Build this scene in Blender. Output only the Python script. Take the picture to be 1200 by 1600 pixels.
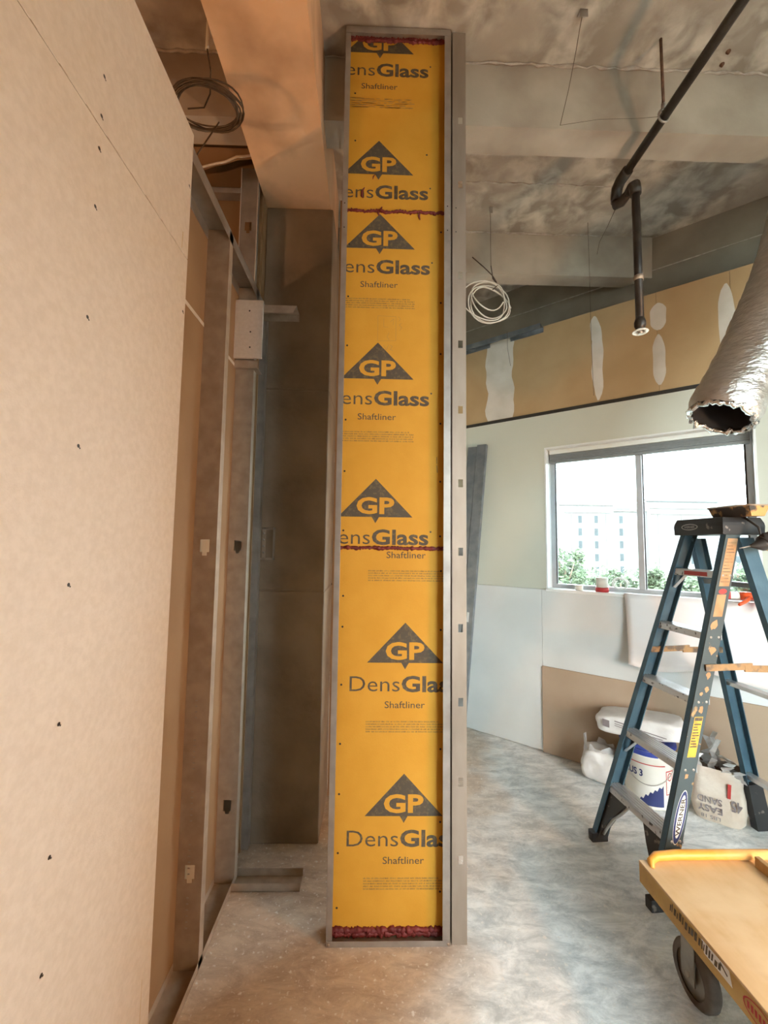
import bpy, bmesh, math, random
from mathutils import Vector, Matrix, noise
random.seed(7)
for o in list(bpy.data.objects): bpy.data.objects.remove(o)
sc = bpy.context.scene
COL = sc.collection
PI = math.pi

# ---------------------------------------------------------------- camera
F_PX = 660.0
PITCH, ROLL, YAW = 0.0776182, 0.0133926, 0.0230545
CAM_H = 1.58
cam_d = bpy.data.cameras.new('camera'); cam = bpy.data.objects.new('camera', cam_d); COL.objects.link(cam)
cam_d.sensor_fit = 'VERTICAL'; cam_d.sensor_height = 24.0; cam_d.sensor_width = 18.0
cam_d.lens = 24.0 * F_PX / 1600.0
cam_d.clip_start = 0.02; cam_d.clip_end = 600
fwd = Vector((math.sin(YAW)*math.cos(PITCH), math.cos(YAW)*math.cos(PITCH), math.sin(PITCH)))
r0 = Vector((math.cos(YAW), -math.sin(YAW), 0)); u0 = r0.cross(fwd)
rt = math.cos(ROLL)*r0 + math.sin(ROLL)*u0
up = -math.sin(ROLL)*r0 + math.cos(ROLL)*u0
m = Matrix((rt, up, -fwd)).transposed().to_4x4(); m.translation = Vector((0, 0, CAM_H))
cam.matrix_world = m
sc.camera = cam

# ---------------------------------------------------------------- sky, lights, exposure
world = bpy.data.worlds.new('overcast_sky'); sc.world = world; world.use_nodes = True
bg = world.node_tree.nodes['Background']; bg.inputs[0].default_value = (0.86, 0.95, 1.0, 1); bg.inputs[1].default_value = 22.0
vs = sc.view_settings
vs.view_transform = 'Standard'; vs.look = 'None'; vs.gamma = 1.0; vs.use_curve_mapping = False; vs.exposure = 0.0
def lamp(name, loc, power, color, radius):
    d = bpy.data.lights.new(name, 'SPOT'); d.energy = power; d.color = color; d.shadow_soft_size = radius
    d.spot_size = math.radians(172); d.spot_blend = 1.0
    o = bpy.data.objects.new(name, d); COL.objects.link(o); o.location = loc
    o.rotation_euler = Vector((-1.0, 0.50, 0.20)).to_track_quat('-Z', 'Y').to_euler(); return o
lamp('work_floodlight', (2.25, 0.28, 1.30), 170, (1.0, 0.48, 0.18), 0.09)

# bare bulb hung in the room behind the left partition; its light spills over the top of the partition
bd = bpy.data.lights.new('temporary_bulb', 'POINT'); bd.energy = 38; bd.color = (1.0, 0.52, 0.22); bd.shadow_soft_size = 0.05
bo = bpy.data.objects.new('temporary_bulb', bd); COL.objects.link(bo); bo.location = (-1.7, 0.7, 2.2)

# ---------------------------------------------------------------- materials
M = {}
def mat(name, c1, c2=None, rough=0.6, metal=0.0, scale=6.0, bump=0.0, bscale=None, stretch=(1,1,1), lo=0.35, hi=0.65, detail=6, distort=0.0, spec=None, c3=None, s3=1.5):
    m = bpy.data.materials.new(name); m.use_nodes = True
    nt = m.node_tree; b = nt.nodes['Principled BSDF']
    b.inputs['Roughness'].default_value = rough; b.inputs['Metallic'].default_value = metal
    if spec is not None: b.inputs['Specular IOR Level'].default_value = spec
    c1 = (*c1, 1)
    b.inputs['Base Color'].default_value = c1
    tc = nt.nodes.new('ShaderNodeTexCoord'); mp = nt.nodes.new('ShaderNodeMapping')
    mp.inputs['Scale'].default_value = stretch
    nt.links.new(tc.outputs['Object'], mp.inputs['Vector'])
    if c2 is not None:
        n = nt.nodes.new('ShaderNodeTexNoise'); n.inputs['Scale'].default_value = scale; n.inputs['Detail'].default_value = detail
        n.inputs['Distortion'].default_value = distort
        nt.links.new(mp.outputs[0], n.inputs['Vector'])
        r = nt.nodes.new('ShaderNodeValToRGB'); r.color_ramp.elements[0].position = lo; r.color_ramp.elements[1].position = hi
        r.color_ramp.elements[0].color = c1; r.color_ramp.elements[1].color = (*c2, 1)
        nt.links.new(n.outputs['Fac'], r.inputs[0]); out = r.outputs[0]
        if c3 is not None:
            n2 = nt.nodes.new('ShaderNodeTexNoise'); n2.inputs['Scale'].default_value = s3; n2.inputs['Detail'].default_value = 4
            nt.links.new(tc.outputs['Object'], n2.inputs['Vector'])
            r2 = nt.nodes.new('ShaderNodeValToRGB'); r2.color_ramp.elements[0].position = .42; r2.color_ramp.elements[1].position = .68
            nt.links.new(n2.outputs['Fac'], r2.inputs[0])
            mx = nt.nodes.new('ShaderNodeMix'); mx.data_type = 'RGBA'
            nt.links.new(r2.outputs[0], mx.inputs['Factor']); nt.links.new(out, mx.inputs['A']); mx.inputs['B'].default_value = (*c3, 1)
            out = mx.outputs['Result']
        nt.links.new(out, b.inputs['Base Color'])
    if bump:
        n = nt.nodes.new('ShaderNodeTexNoise'); n.inputs['Scale'].default_value = bscale or scale*4; n.inputs['Detail'].default_value = 5
        nt.links.new(mp.outputs[0], n.inputs['Vector'])
        bp = nt.nodes.new('ShaderNodeBump'); bp.inputs['Strength'].default_value = bump; bp.inputs['Distance'].default_value = 0.01
        nt.links.new(n.outputs['Fac'], bp.inputs['Height']); nt.links.new(bp.outputs[0], b.inputs['Normal'])
    M[name] = m; return m
mat('drywall_paper', (.575,.49,.41), (.625,.54,.46), .75, scale=60, bump=.08, bscale=260)
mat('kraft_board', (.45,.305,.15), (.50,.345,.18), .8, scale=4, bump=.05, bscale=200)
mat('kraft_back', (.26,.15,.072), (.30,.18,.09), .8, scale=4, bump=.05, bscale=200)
mat('kraft_sheet', (.40,.29,.20), (.45,.335,.24), .8, scale=3, bump=.04, bscale=150)
mat('galvanised', (.36,.33,.295), (.47,.435,.395), .42, .7, scale=14, lo=.3, hi=.7)
mat('galvanised_brown', (.30,.25,.205), (.38,.32,.265), .5, .45, scale=10, stretch=(1,1,.3))
mat('galvanised_dull', (.37,.29,.22), (.46,.37,.285), .5, .35, scale=18)
mat('blue_grey_steel', (.20,.23,.26), (.28,.31,.34), .45, .6, scale=12)
mat('yellow_liner', (.62,.305,.022), (.66,.335,.03), .72, scale=9, bump=.05, bscale=180)
mat('yellow_ink', (.63,.31,.025), None, .72)
mat('black_ink', (.085,.068,.048), (.20,.145,.065), .75, scale=70, lo=.5, hi=.82, detail=8)
mat('faded_ink', (.17,.12,.05), (.5,.30,.06), .8, scale=50, lo=.35, hi=.8)
mat('pencil', (.42,.25,.07), None, .8)
mat('fire_caulk', (.12,.012,.014), (.20,.025,.022), .55, scale=30, bump=.4, bscale=60)
mat('screw_black', (.02,.018,.016), None, .5)
mat('concrete_ceiling', (.27,.235,.19), (.60,.55,.47), .85, scale=7, lo=.40, hi=.64, detail=14, bump=.35, bscale=22, distort=.35, c3=(.37,.315,.255), s3=2.6)
mat('concrete_joist', (.43,.375,.305), (.52,.465,.385), .85, scale=2.2, lo=.3, hi=.75, bump=.15, bscale=30, c3=(.33,.27,.215), s3=2.4)
mat('concrete_beam', (.74,.46,.27), (.80,.54,.34), .8, scale=3.0, lo=.3, hi=.75, bump=.2, bscale=18, c3=(.46,.28,.165), s3=2.6)
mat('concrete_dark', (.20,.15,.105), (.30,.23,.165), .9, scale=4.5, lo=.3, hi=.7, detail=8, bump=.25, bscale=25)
mat('concrete_edge_beam', (.22,.19,.15), (.32,.28,.22), .9, scale=3.5, lo=.3, hi=.7, detail=8, bump=.2, bscale=20)
mat('concrete_ridge', (.36,.31,.26), (.50,.45,.39), .9, scale=30, bump=.4, bscale=60)
mat('painted_wall', (.60,.615,.53), (.63,.645,.555), .75, scale=2, bump=.03, bscale=120)
mat('grey_board', (.66,.68,.67), (.71,.73,.72), .8, scale=3, bump=.03, bscale=150)
mat('joint_compound', (.63,.58,.50), (.72,.67,.60), .85, scale=7, bump=.1, bscale=30)
mat('black_trim', (.03,.028,.025), None, .6)
mat('white_frame', (.80,.83,.82), (.84,.86,.85), .45, scale=5)
mat('alu_frame', (.46,.49,.51), (.52,.55,.57), .4, .3, scale=9)
mat('blind_grey', (.20,.215,.22), (.25,.265,.27), .55, scale=20, stretch=(1,1,12))
mat('blind_light', (.74,.76,.72), None, .5)
mat('black_pipe', (.028,.024,.022), (.06,.05,.042), .42, .3, scale=14, bump=.15, bscale=40)
mat('rust_rod', (.10,.05,.03), (.18,.09,.05), .7, scale=40)
mat('thin_wire', (.14,.11,.08), None, .5, .5)
mat('dark_cable', (.05,.035,.025), (.10,.07,.045), .55, scale=30)
mat('white_cable', (.72,.68,.60), None, .5)
mat('chrome_white', (.82,.80,.76), None, .25, .2)
mat('foil', (.62,.58,.54), (.74,.70,.66), .34, .92, scale=20, bump=.8, bscale=34, stretch=(1,1,2.2))
mat('foil_bright', (.80,.80,.80), None, .2, 1.0, bump=.8, bscale=60)
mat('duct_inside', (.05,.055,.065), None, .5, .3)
mat('ladder_blue', (.040,.095,.135), (.06,.125,.17), .55, scale=10, bump=.1, bscale=120)
mat('ladder_blue_web', (.050,.070,.075), (.42,.25,.11), .6, scale=11, lo=.64, hi=.68, detail=5, distort=.4)
mat('ladder_black', (.022,.022,.023), (.20,.17,.14), .5, scale=24, lo=.64, hi=.7)
mat('step_alu', (.58,.59,.60), (.70,.71,.72), .32, .7, scale=9)
mat('step_spots', (.64,.65,.66), (.10,.10,.10), .45, .25, scale=38, lo=.60, hi=.66, detail=3, stretch=(1,1,1))
mat('spreader_mud', (.33,.19,.08), (.12,.085,.06), .7, scale=22, lo=.45, hi=.6, bump=.3, bscale=60)
mat('orange_paper', (.47,.27,.135), (.38,.20,.09), .8, scale=16, lo=.4, hi=.7)
mat('yellow_label', (.60,.38,.04), (.40,.24,.03), .6, scale=40, lo=.5, hi=.7)
mat('label_white', (.80,.78,.72), None, .6)
mat('navy', (.025,.035,.13), None, .5)
mat('red_ink', (.45,.04,.035), None, .55)
mat('bag_paper', (.74,.72,.69), (.62,.59,.56), .8, scale=9, bump=.5, bscale=22)
mat('bag_paper_warm', (.72,.64,.55), (.60,.50,.40), .8, scale=8, bump=.5, bscale=22)
mat('bag_lining', (.48,.46,.44), (.62,.60,.58), .45, .3, scale=20, bump=.6, bscale=40)
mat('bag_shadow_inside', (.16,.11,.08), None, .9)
mat('bag_ink', (.20,.17,.17), None, .8)
mat('bucket_white', (.80,.77,.70), (.74,.70,.62), .45, scale=6)
mat('bucket_blue', (.03,.05,.25), None, .45)
mat('plywood', (.62,.43,.22), (.54,.35,.16), .6, scale=5, stretch=(5,1,1), lo=.4, hi=.75, c3=(.68,.51,.30), s3=6)
mat('plywood_edge', (.56,.36,.11), (.46,.28,.08), .65, scale=10)
mat('orange_tube', (.78,.36,.05), (.74,.48,.22), .4, scale=5, lo=.5, hi=.72)
mat('rubber', (.075,.06,.05), (.13,.105,.085), .8, scale=20)
mat('caster_steel', (.36,.34,.30), (.26,.24,.21), .5, .5, scale=14)
mat('wood_block', (.45,.28,.12), (.36,.21,.08), .7, scale=10, stretch=(1,6,1))
mat('tape_white', (.82,.80,.72), (.76,.74,.66), .7, scale=20)
mat('tape_red', (.52,.045,.05), None, .5)
mat('caulk_orange', (.80,.10,.02), None, .4)
mat('paper_sheet', (.84,.78,.75), (.88,.83,.80), .6, scale=4, bump=.05, bscale=10)
mat('dark_orange_lit', (.05,.04,.035), (.55,.30,.10), .7, scale=14, lo=.5, hi=.58, bump=.5, bscale=30)  # orange patches stand in for warm lamp light on the dark pan and gun
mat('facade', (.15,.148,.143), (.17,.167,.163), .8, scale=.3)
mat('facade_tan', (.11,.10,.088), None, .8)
mat('roof_line', (.07,.08,.083), None, .6)
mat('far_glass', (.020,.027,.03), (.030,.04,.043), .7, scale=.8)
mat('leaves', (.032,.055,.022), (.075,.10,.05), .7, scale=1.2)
mat('bark', (.14,.10,.07), None, .9)
mat('outside_ground', (.14,.155,.12), (.18,.18,.16), .9, scale=.1)
mat('outer_wall', (.50,.44,.38), (.56,.50,.44), .8, scale=1)
# floor: trowelled concrete under swept gypsum dust
def floor_material():
    m = bpy.data.materials.new('floor_concrete'); m.use_nodes = True; nt = m.node_tree; b = nt.nodes['Principled BSDF']
    L = nt.links.new; N = nt.nodes.new
    tc = N('ShaderNodeTexCoord')
    def noise_ramp(scale, stretch, lo, hi, rot=0, detail=8, dist=0.0, rough=.5):
        mp = N('ShaderNodeMapping'); mp.inputs['Scale'].default_value = stretch; mp.inputs['Rotation'].default_value = (0, 0, rot)
        L(tc.outputs['Object'], mp.inputs[0])
        n = N('ShaderNodeTexNoise'); n.inputs['Scale'].default_value = scale; n.inputs['Detail'].default_value = detail; n.inputs['Distortion'].default_value = dist; n.inputs['Roughness'].default_value = rough
        L(mp.outputs[0], n.inputs[0])
        r = N('ShaderNodeValToRGB'); r.color_ramp.elements[0].position = lo; r.color_ramp.elements[1].position = hi
        L(n.outputs['Fac'], r.inputs[0]); return r.outputs[0], n.outputs['Fac']
    a, _ = noise_ramp(6, (1, 2.2, 1), .39, .60, .6, 15, .5, .76)
    d, dn = noise_ramp(2.2, (1, 1, 1), .40, .62, 0, 6, .4)
    s, _ = noise_ramp(55, (1, 1, 1), .60, .72, 0, 4)
    def mix(f, A, B):
        x = N('ShaderNodeMix'); x.data_type = 'RGBA'; L(f, x.inputs['Factor'])
        for k, v in (('A', A), ('B', B)):
            if isinstance(v, tuple): x.inputs[k].default_value = (*v, 1)
            else: L(v, x.inputs[k])
        return x.outputs['Result']
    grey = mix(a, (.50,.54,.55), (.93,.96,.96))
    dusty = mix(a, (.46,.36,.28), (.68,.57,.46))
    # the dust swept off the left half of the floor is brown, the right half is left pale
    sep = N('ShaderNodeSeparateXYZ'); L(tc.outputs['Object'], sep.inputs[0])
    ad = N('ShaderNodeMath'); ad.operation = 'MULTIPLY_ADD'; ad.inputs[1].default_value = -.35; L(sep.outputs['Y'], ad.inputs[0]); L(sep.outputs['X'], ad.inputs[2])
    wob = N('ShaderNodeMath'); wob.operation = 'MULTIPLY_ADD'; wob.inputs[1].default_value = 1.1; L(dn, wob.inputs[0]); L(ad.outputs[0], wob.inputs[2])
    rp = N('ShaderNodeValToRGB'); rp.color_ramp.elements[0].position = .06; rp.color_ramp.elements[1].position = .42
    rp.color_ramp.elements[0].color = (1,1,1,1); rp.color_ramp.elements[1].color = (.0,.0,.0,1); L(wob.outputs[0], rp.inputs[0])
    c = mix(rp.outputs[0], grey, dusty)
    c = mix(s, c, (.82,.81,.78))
    L(c, b.inputs['Base Color'])
    b.inputs['Roughness'].default_value = .36
    bp = N('ShaderNodeBump'); bp.inputs['Strength'].default_value = .12; bp.inputs['Distance'].default_value = .01; L(a, bp.inputs['Height']); L(bp.outputs[0], b.inputs['Normal'])
    M['floor_concrete'] = m
floor_material()
def glass_material():
    m = bpy.data.materials.new('window_glass'); m.use_nodes = True; nt = m.node_tree
    for n in list(nt.nodes):
        if n.type == 'BSDF_PRINCIPLED': nt.nodes.remove(n)
    out = [n for n in nt.nodes if n.type == 'OUTPUT_MATERIAL'][0]
    t = nt.nodes.new('ShaderNodeBsdfTransparent'); t.inputs[0].default_value = (.93,.97,.97,1)
    g = nt.nodes.new('ShaderNodeBsdfGlossy'); g.inputs['Roughness'].default_value = .02
    fr = nt.nodes.new('ShaderNodeFresnel'); fr.inputs[0].default_value = 1.45
    mx = nt.nodes.new('ShaderNodeMixShader'); nt.links.new(fr.outputs[0], mx.inputs[0]); nt.links.new(t.outputs[0], mx.inputs[1]); nt.links.new(g.outputs[0], mx.inputs[2])
    nt.links.new(mx.outputs[0], out.inputs[0]); M['window_glass'] = m
glass_material()
def poly_material():
    m = bpy.data.materials.new('clear_plastic'); m.use_nodes = True; b = m.node_tree.nodes['Principled BSDF']
    b.inputs['Base Color'].default_value = (.85,.84,.78,1); b.inputs['Roughness'].default_value = .2; b.inputs['Alpha'].default_value = .75
    M['clear_plastic'] = m
poly_material()

# ---------------------------------------------------------------- mesh helpers
class B:
    """collects shapes; build() links them as ONE mesh object"""
    def __init__(s): s.v = []; s.f = []; s.smooth = []
    def add(s, vs, fs, smooth=False):
        n = len(s.v); s.v += [tuple(v) for v in vs]; s.f += [tuple(i+n for i in f) for f in fs]; s.smooth += [smooth]*len(fs); return s
    def box(s, x0, x1, y0, y1, z0, z1, T=None):
        vs = [(x, y, z) for z in (z0, z1) for y in (y0, y1) for x in (x0, x1)]
        if T: vs = [T(*v) for v in vs]
        return s.add(vs, [(0,2,3,1),(4,5,7,6),(0,1,5,4),(2,6,7,3),(0,4,6,2),(1,3,7,5)])
    def prism(s, pts, a, b, T):
        """polygon pts (2D) extruded from a to b; T(p0,p1,h) -> 3D"""
        n = len(pts)
        vs = [T(p[0], p[1], a) for p in pts] + [T(p[0], p[1], b) for p in pts]
        fs = [tuple(range(n))[::-1], tuple(range(n, 2*n))] + [(i, (i+1) % n, n+(i+1) % n, n+i) for i in range(n)]
        return s.add(vs, fs)
    def tube(s, path, r, n=10, closed=False, caps=True, jitter=0.0):
        P = [Vector(p) for p in path]; k = len(P); R = r if isinstance(r, (list, tuple)) else [r]*k
        prev = None; vs = []
        for i in range(k):
            if closed: t = P[(i+1) % k]-P[i-1]
            else: t = P[min(i+1, k-1)]-P[max(i-1, 0)]
            t.normalize()
            if prev is None:
                a = Vector((0,0,1)) if abs(t.z) < .9 else Vector((1,0,0)); nrm = (a - t*a.dot(t)).normalized()
            else:
                nrm = prev - t*prev.dot(t)
                nrm = nrm.normalized() if nrm.length > 1e-6 else t.orthogonal().normalized()
            prev = nrm; bn = t.cross(nrm)
            for j in range(n):
                a = 2*PI*j/n; rr = R[i]
                if jitter: rr *= 1+random.uniform(-jitter, jitter)
                vs.append(P[i]+nrm*math.cos(a)*rr+bn*math.sin(a)*rr)
        fs = []
        for i in range(k if closed else k-1):
            for j in range(n):
                a = i*n+j; b_ = i*n+(j+1) % n; c = ((i+1) % k)*n+(j+1) % n; d = ((i+1) % k)*n+j
                fs.append((a, b_, c, d))
        s.add(vs, fs, True)
        if caps and not closed:
            s.f.append(tuple(len(s.v)-len(vs)+j for j in range(n))[::-1]); s.smooth.append(False)
            s.f.append(tuple(len(s.v)-n+j for j in range(n))); s.smooth.append(False)
        return s
    def lathe(s, prof, c, n=24, T=None):
        """profile [(r,z)] about vertical axis through c; T maps local to world"""
        vs = []
        for r, z in prof:
            for j in range(n):
                a = 2*PI*j/n; v = (c[0]+r*math.cos(a), c[1]+r*math.sin(a), c[2]+z)
                vs.append(T(*v) if T else v)
        fs = [(i*n+j, i*n+(j+1) % n, (i+1)*n+(j+1) % n, (i+1)*n+j) for i in range(len(prof)-1) for j in range(n)]
        return s.add(vs, fs, True)
    def build(s, name, m, parent=None, loc=None, bevel=0.0, **props):
        me = bpy.data.meshes.new(name); off = Vector(loc) if loc else Vector((0,0,0))
        me.from_pydata([tuple(Vector(v)-off) for v in s.v], [], s.f); me.update()
        bm = bmesh.new(); bm.from_mesh(me)
        bmesh.ops.recalc_face_normals(bm, faces=bm.faces); bm.to_mesh(me); bm.free()
        if any(s.smooth):
            me.polygons.foreach_set('use_smooth', s.smooth)
        me.materials.append(M[m])
        o = bpy.data.objects.new(name, me); COL.objects.link(o); o.location = off
        if parent is not None:
            o.parent = parent
            if parent.type == 'EMPTY' or True:
                o.location = off - world_loc(parent)
        if bevel:
            md = o.modifiers.new('bevel', 'BEVEL'); md.width = bevel; md.segments = 2; md.limit_method = 'ANGLE'; md.angle_limit = .6
        for k, v in props.items(): o[k] = v
        return o
def world_loc(o):
    l = Vector((0,0,0))
    while o is not None: l = l + o.location; o = o.parent
    return l
def empty(name, loc, **props):
    o = bpy.data.objects.new(name, None); COL.objects.link(o); o.location = loc; o.empty_display_size = .05
    for k, v in props.items(): o[k] = v
    return o
def plate(b, a0, a1, z0, z1, holes, T, th):
    """thin sheet in (a,z) with rectangular holes; T(a,h,z) -> 3D, thickness th"""
    A = sorted({a0, a1, *[q for h in holes for q in h[:2]]}); Z = sorted({z0, z1, *[q for h in holes for q in h[2:]]})
    for i in range(len(A)-1):
        for j in range(len(Z)-1):
            ca, cz = (A[i]+A[i+1])/2, (Z[j]+Z[j+1])/2
            if any(h[0] < ca < h[1] and h[2] < cz < h[3] for h in holes): continue
            b.box(A[i], A[i+1], 0, th, Z[j], Z[j+1], T)
_fc = {}
def text2d(s, bold=0.0, spacing=1.0):
    """letters as flat triangles: list of (x,y), faces; normalised so that capitals are 1 high"""
    cu = bpy.data.curves.new('t', 'FONT'); cu.body = s; cu.size = 1; cu.offset = bold; cu.resolution_u = 3; cu.space_character = spacing
    o = bpy.data.objects.new('t', cu); COL.objects.link(o)
    dg = bpy.context.evaluated_depsgraph_get(); me = o.evaluated_get(dg).to_mesh()
    vs = [(v.co.x, v.co.y) for v in me.vertices]; fs = [tuple(p.vertices) for p in me.polygons]
    o.evaluated_get(dg).to_mesh_clear(); bpy.data.objects.remove(o); bpy.data.curves.remove(cu)
    return vs, fs
def fit_text(s, x0, x1, z0, z1, bold=0.0, spacing=1.0):
    vs, fs = text2d(s, bold, spacing)
    ax = min(v[0] for v in vs); bx = max(v[0] for v in vs); ay = min(v[1] for v in vs); by = max(v[1] for v in vs)
    return [(x0+(x-ax)/(bx-ax)*(x1-x0), z0+(y-ay)/(by-ay)*(z1-z0)) for x, y in vs], fs
def clip2d(vs, fs, x0=None, x1=None, z0=None, z1=None):
    bm = bmesh.new(); V = [bm.verts.new((x, 0, z)) for x, z in vs]
    for f in fs:
        try: bm.faces.new([V[i] for i in f])
        except ValueError: pass
    for co, no in (((x0,0,0) if x0 is not None else None, (-1,0,0)), ((x1,0,0) if x1 is not None else None, (1,0,0)),
                   ((0,0,z0) if z0 is not None else None, (0,0,-1)), ((0,0,z1) if z1 is not None else None, (0,0,1))):
        if co is None: continue
        bmesh.ops.bisect_plane(bm, geom=bm.verts[:]+bm.edges[:]+bm.faces[:], plane_co=co, plane_no=no, clear_outer=True)
    bm.verts.index_update()
    r = [(v.co.x, v.co.z) for v in bm.verts], [tuple(v.index for v in f.verts) for f in bm.faces]
    bm.free(); return r
def P2(b, poly, T): b.add([T(x, z) for x, z in poly[0]], poly[1])
def disc(b, c, r, n, T):
    b.add([T(c[0]+r*math.cos(2*PI*i/n), c[1]+r*math.sin(2*PI*i/n)) for i in range(n)], [tuple(range(n))])
def ellipse(rx, rz, n=28, c=(0,0)): return [(c[0]+rx*math.cos(2*PI*i/n), c[1]+rz*math.sin(2*PI*i/n)) for i in range(n)]

# window wall frame: s runs along the wall to the right, q is distance into the room, z up
W0 = Vector((0.844, 3.80)); WD = Vector((1.486, -1.219)).normalized(); WN = Vector((WD.y, -WD.x))
def W(s, q, z): p = W0 + WD*s + WN*q; return (p.x, p.y, z)

# ================================================================ THE SETTING
SLAB = 4.0; JB = 3.68; BB = 3.56
XMIN, XMAX, YMIN = -3.0, 4.6, -2.6
S_L = (XMIN-W0.x)/WD.x; S_R = (XMAX-W0.x)/WD.x; YR = W0.y+WD.y*S_R; YL = W0.y+WD.y*S_L
def shellpoly(b, z0, z1): b.prism([(XMIN-.2,YMIN-.2),(XMAX+.2,YMIN-.2),(XMAX+.2,YR+.5),(XMIN-.2,YL+.9)], z0, z1, lambda x,y,h:(x,y,h))
b = B(); shellpoly(b, -.15, 0)
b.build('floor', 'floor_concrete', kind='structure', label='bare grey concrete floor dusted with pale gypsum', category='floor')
b = B(); shellpoly(b, SLAB, SLAB+.15)
ceiling = b.build('ceiling', 'concrete_ceiling', kind='structure', label='stained bare concrete ceiling slab with joists', category='ceiling')
# joists run left-right, slightly tapered
for y0, y1 in ((.80,.95),(1.95,2.10),(3.09,3.22),(4.23,4.38)):
    b = B(); xe = min(XMAX, W0.x+.171+WD.x*(4.009-y0)/.634)
    b.prism([(y0,JB),(y1,JB),(y1+.02,SLAB),(y0-.02,SLAB)], XMIN, xe, lambda y,z,h:(h,y,z)); b.build('joist', 'concrete_joist', ceiling)
# rough concrete seams left by the forms
def ridge(pts, r, parent, name='form_ridge'):
    b = B(); path = []
    for i in range(len(pts)-1):
        a, c = Vector(pts[i]), Vector(pts[i+1]); n = max(2, int((c-a).length/.035))
        for k in range(n): path.append(a+(c-a)*(k/n)+Vector((0, random.uniform(-.006,.006), random.uniform(-.005,.003))))
    b.tube(path, [r*random.uniform(.3,1.25) for _ in path], 5); b.build(name, 'concrete_ridge', parent)
ridge([(-1.6,1.925,SLAB-.004),(2.9,1.925,SLAB-.004)], .008, ceiling)
ridge([(.3,3.065,SLAB-.004),(1.75,3.065,SLAB-.004)], .009, ceiling)
ridge([(.3,2.62,SLAB),(1.6,2.62,SLAB)], .007, ceiling)
# beam over the concrete column, running away from the camera
b = B(); b.prism([(-.675,-1.0),(-.25,-1.0),(-.285,2.367),(-.285,2.82),(-.66,2.82),(-.66,2.367)], BB, SLAB, lambda x,y,h:(x,y,h))
b.build('beam', 'concrete_beam', ceiling)
# edge beam along the window wall with a haunch up to the slab
b = B(); b.prism([(-.203,2.75),(-.203,3.40),(-.27,3.405),(-.27,SLAB),(-.6,SLAB),(-.6,2.75)], S_L, S_R, lambda q,z,h: W(h,q,z))
b.build('edge_beam', 'concrete_edge_beam', ceiling)
b = B(); b.box(S_L,S_R,-.27,-.266,3.735,3.742,W); b.build('form_line','concrete_ridge',ceiling)
# concrete column, cast in lifts
cc = empty('column', (-.46,2.58,0), kind='structure', label='dark square concrete column at the back of the stud wall', category='column')
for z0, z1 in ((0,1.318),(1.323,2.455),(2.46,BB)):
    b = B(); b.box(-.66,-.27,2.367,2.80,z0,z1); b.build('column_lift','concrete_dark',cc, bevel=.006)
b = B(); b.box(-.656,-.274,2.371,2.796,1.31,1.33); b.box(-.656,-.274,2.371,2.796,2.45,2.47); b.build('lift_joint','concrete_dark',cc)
# partition behind the yellow shaft wall, carried up to stop light leaks
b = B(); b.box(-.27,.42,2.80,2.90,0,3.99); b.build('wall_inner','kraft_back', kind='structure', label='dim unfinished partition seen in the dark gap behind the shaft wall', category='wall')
# outer shell
b = B(); plate(b,XMIN-.2,XMAX+.2,0,SLAB,[(1.3,4.3,.3,3.5)],lambda a,h,z:(a,YMIN-h,z),.20); b.build('wall_back','outer_wall',kind='structure',label='plain wall behind the camera',category='wall')
for nm, lab, a in (('wall_outer','outer wall beyond the left partition',(XMIN-.2,XMIN,YMIN,YL+.2)),):
    b = B(); b.box(*a, 0, SLAB); b.build(nm, 'outer_wall', kind='structure', label=lab, category='wall')

b = B(); plate(b,YMIN,YR+.02,0,SLAB,[],lambda a,h,z:(XMAX+h,a,z),.20); b.build('wall_right','outer_wall',kind='structure',label='plain wall to the right beyond the ladder',category='wall')
# ---------------- window wall
ww = empty('wall_window', W(1.3,0,0), kind='structure', label='pale painted wall with the window and tan board above', category='wall')
WINS = [(.69,1.985,1.25,2.385), (2.75,4.25,1.25,2.385), (-4.2,-.12,.06,2.6)]
TH = -.20
b = B(); Tw = lambda a,h,z: W(a,h,z)
plate(b, S_L, S_R, 0, 2.668, [(w[0],w[1],w[2],w[3]) for w in WINS], lambda a,h,z: W(a,-h,z), .20)
b.build('painted_board','painted_wall',ww)
# upper unpainted boards with seams, each sheet its own piece
edges = [S_L,-2.1,-.88,.31,1.10,1.49,1.90,3.1,S_R]
for i in range(len(edges)-1):
    b = B(); b.box(edges[i]+.001,edges[i+1]-.001,-.20,0,2.685,3.412,W); b.build('upper_board','kraft_board',ww)
b = B(); b.box(S_L,S_R,-.2,.006,2.660,2.686,W); b.build('trim_bead','black_trim',ww)
# joint compound over the seams
def mudpatch(s, w, z0, z1, seed, taper=1.0):
    rnd = random.Random(seed); n = 14; L_ = []; R_ = []
    for i in range(n+1):
        z = z0+(z1-z0)*i/n; e = 1.0 if taper == 0 else math.sqrt(max(.02,min(1, (min(i, n-i)+.1)/3.5)))
        L_.append((s-w/2*e+.16*w*noise.noise(Vector((z*7,seed,0))), z)); R_.append((s+w/2*e+.16*w*noise.noise(Vector((z*7,seed,9))), z))
    b = B(); vs = [W(a,.0,z) for a,z in L_]+[W((l[0]+r[0])/2,.004,l[1]) for l,r in zip(L_,R_)]+[W(a,.0,z) for a,z in R_]
    k = n+1; b.add(vs, [(i,i+1,k+i+1,k+i) for i in range(n)]+[(k+i,k+i+1,2*k+i+1,2*k+i) for i in range(n)], True); b.build('joint_compound','joint_compound',ww)
mudpatch(.315,.245,2.69,3.40,1,0); mudpatch(1.10,.075,2.70,3.36,2); mudpatch(1.085,.06,3.15,3.37,3); mudpatch(1.495,.075,2.73,3.10,4); mudpatch(1.50,.10,3.13,3.33,5); mudpatch(1.875,.085,2.80,3.33,6)
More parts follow.
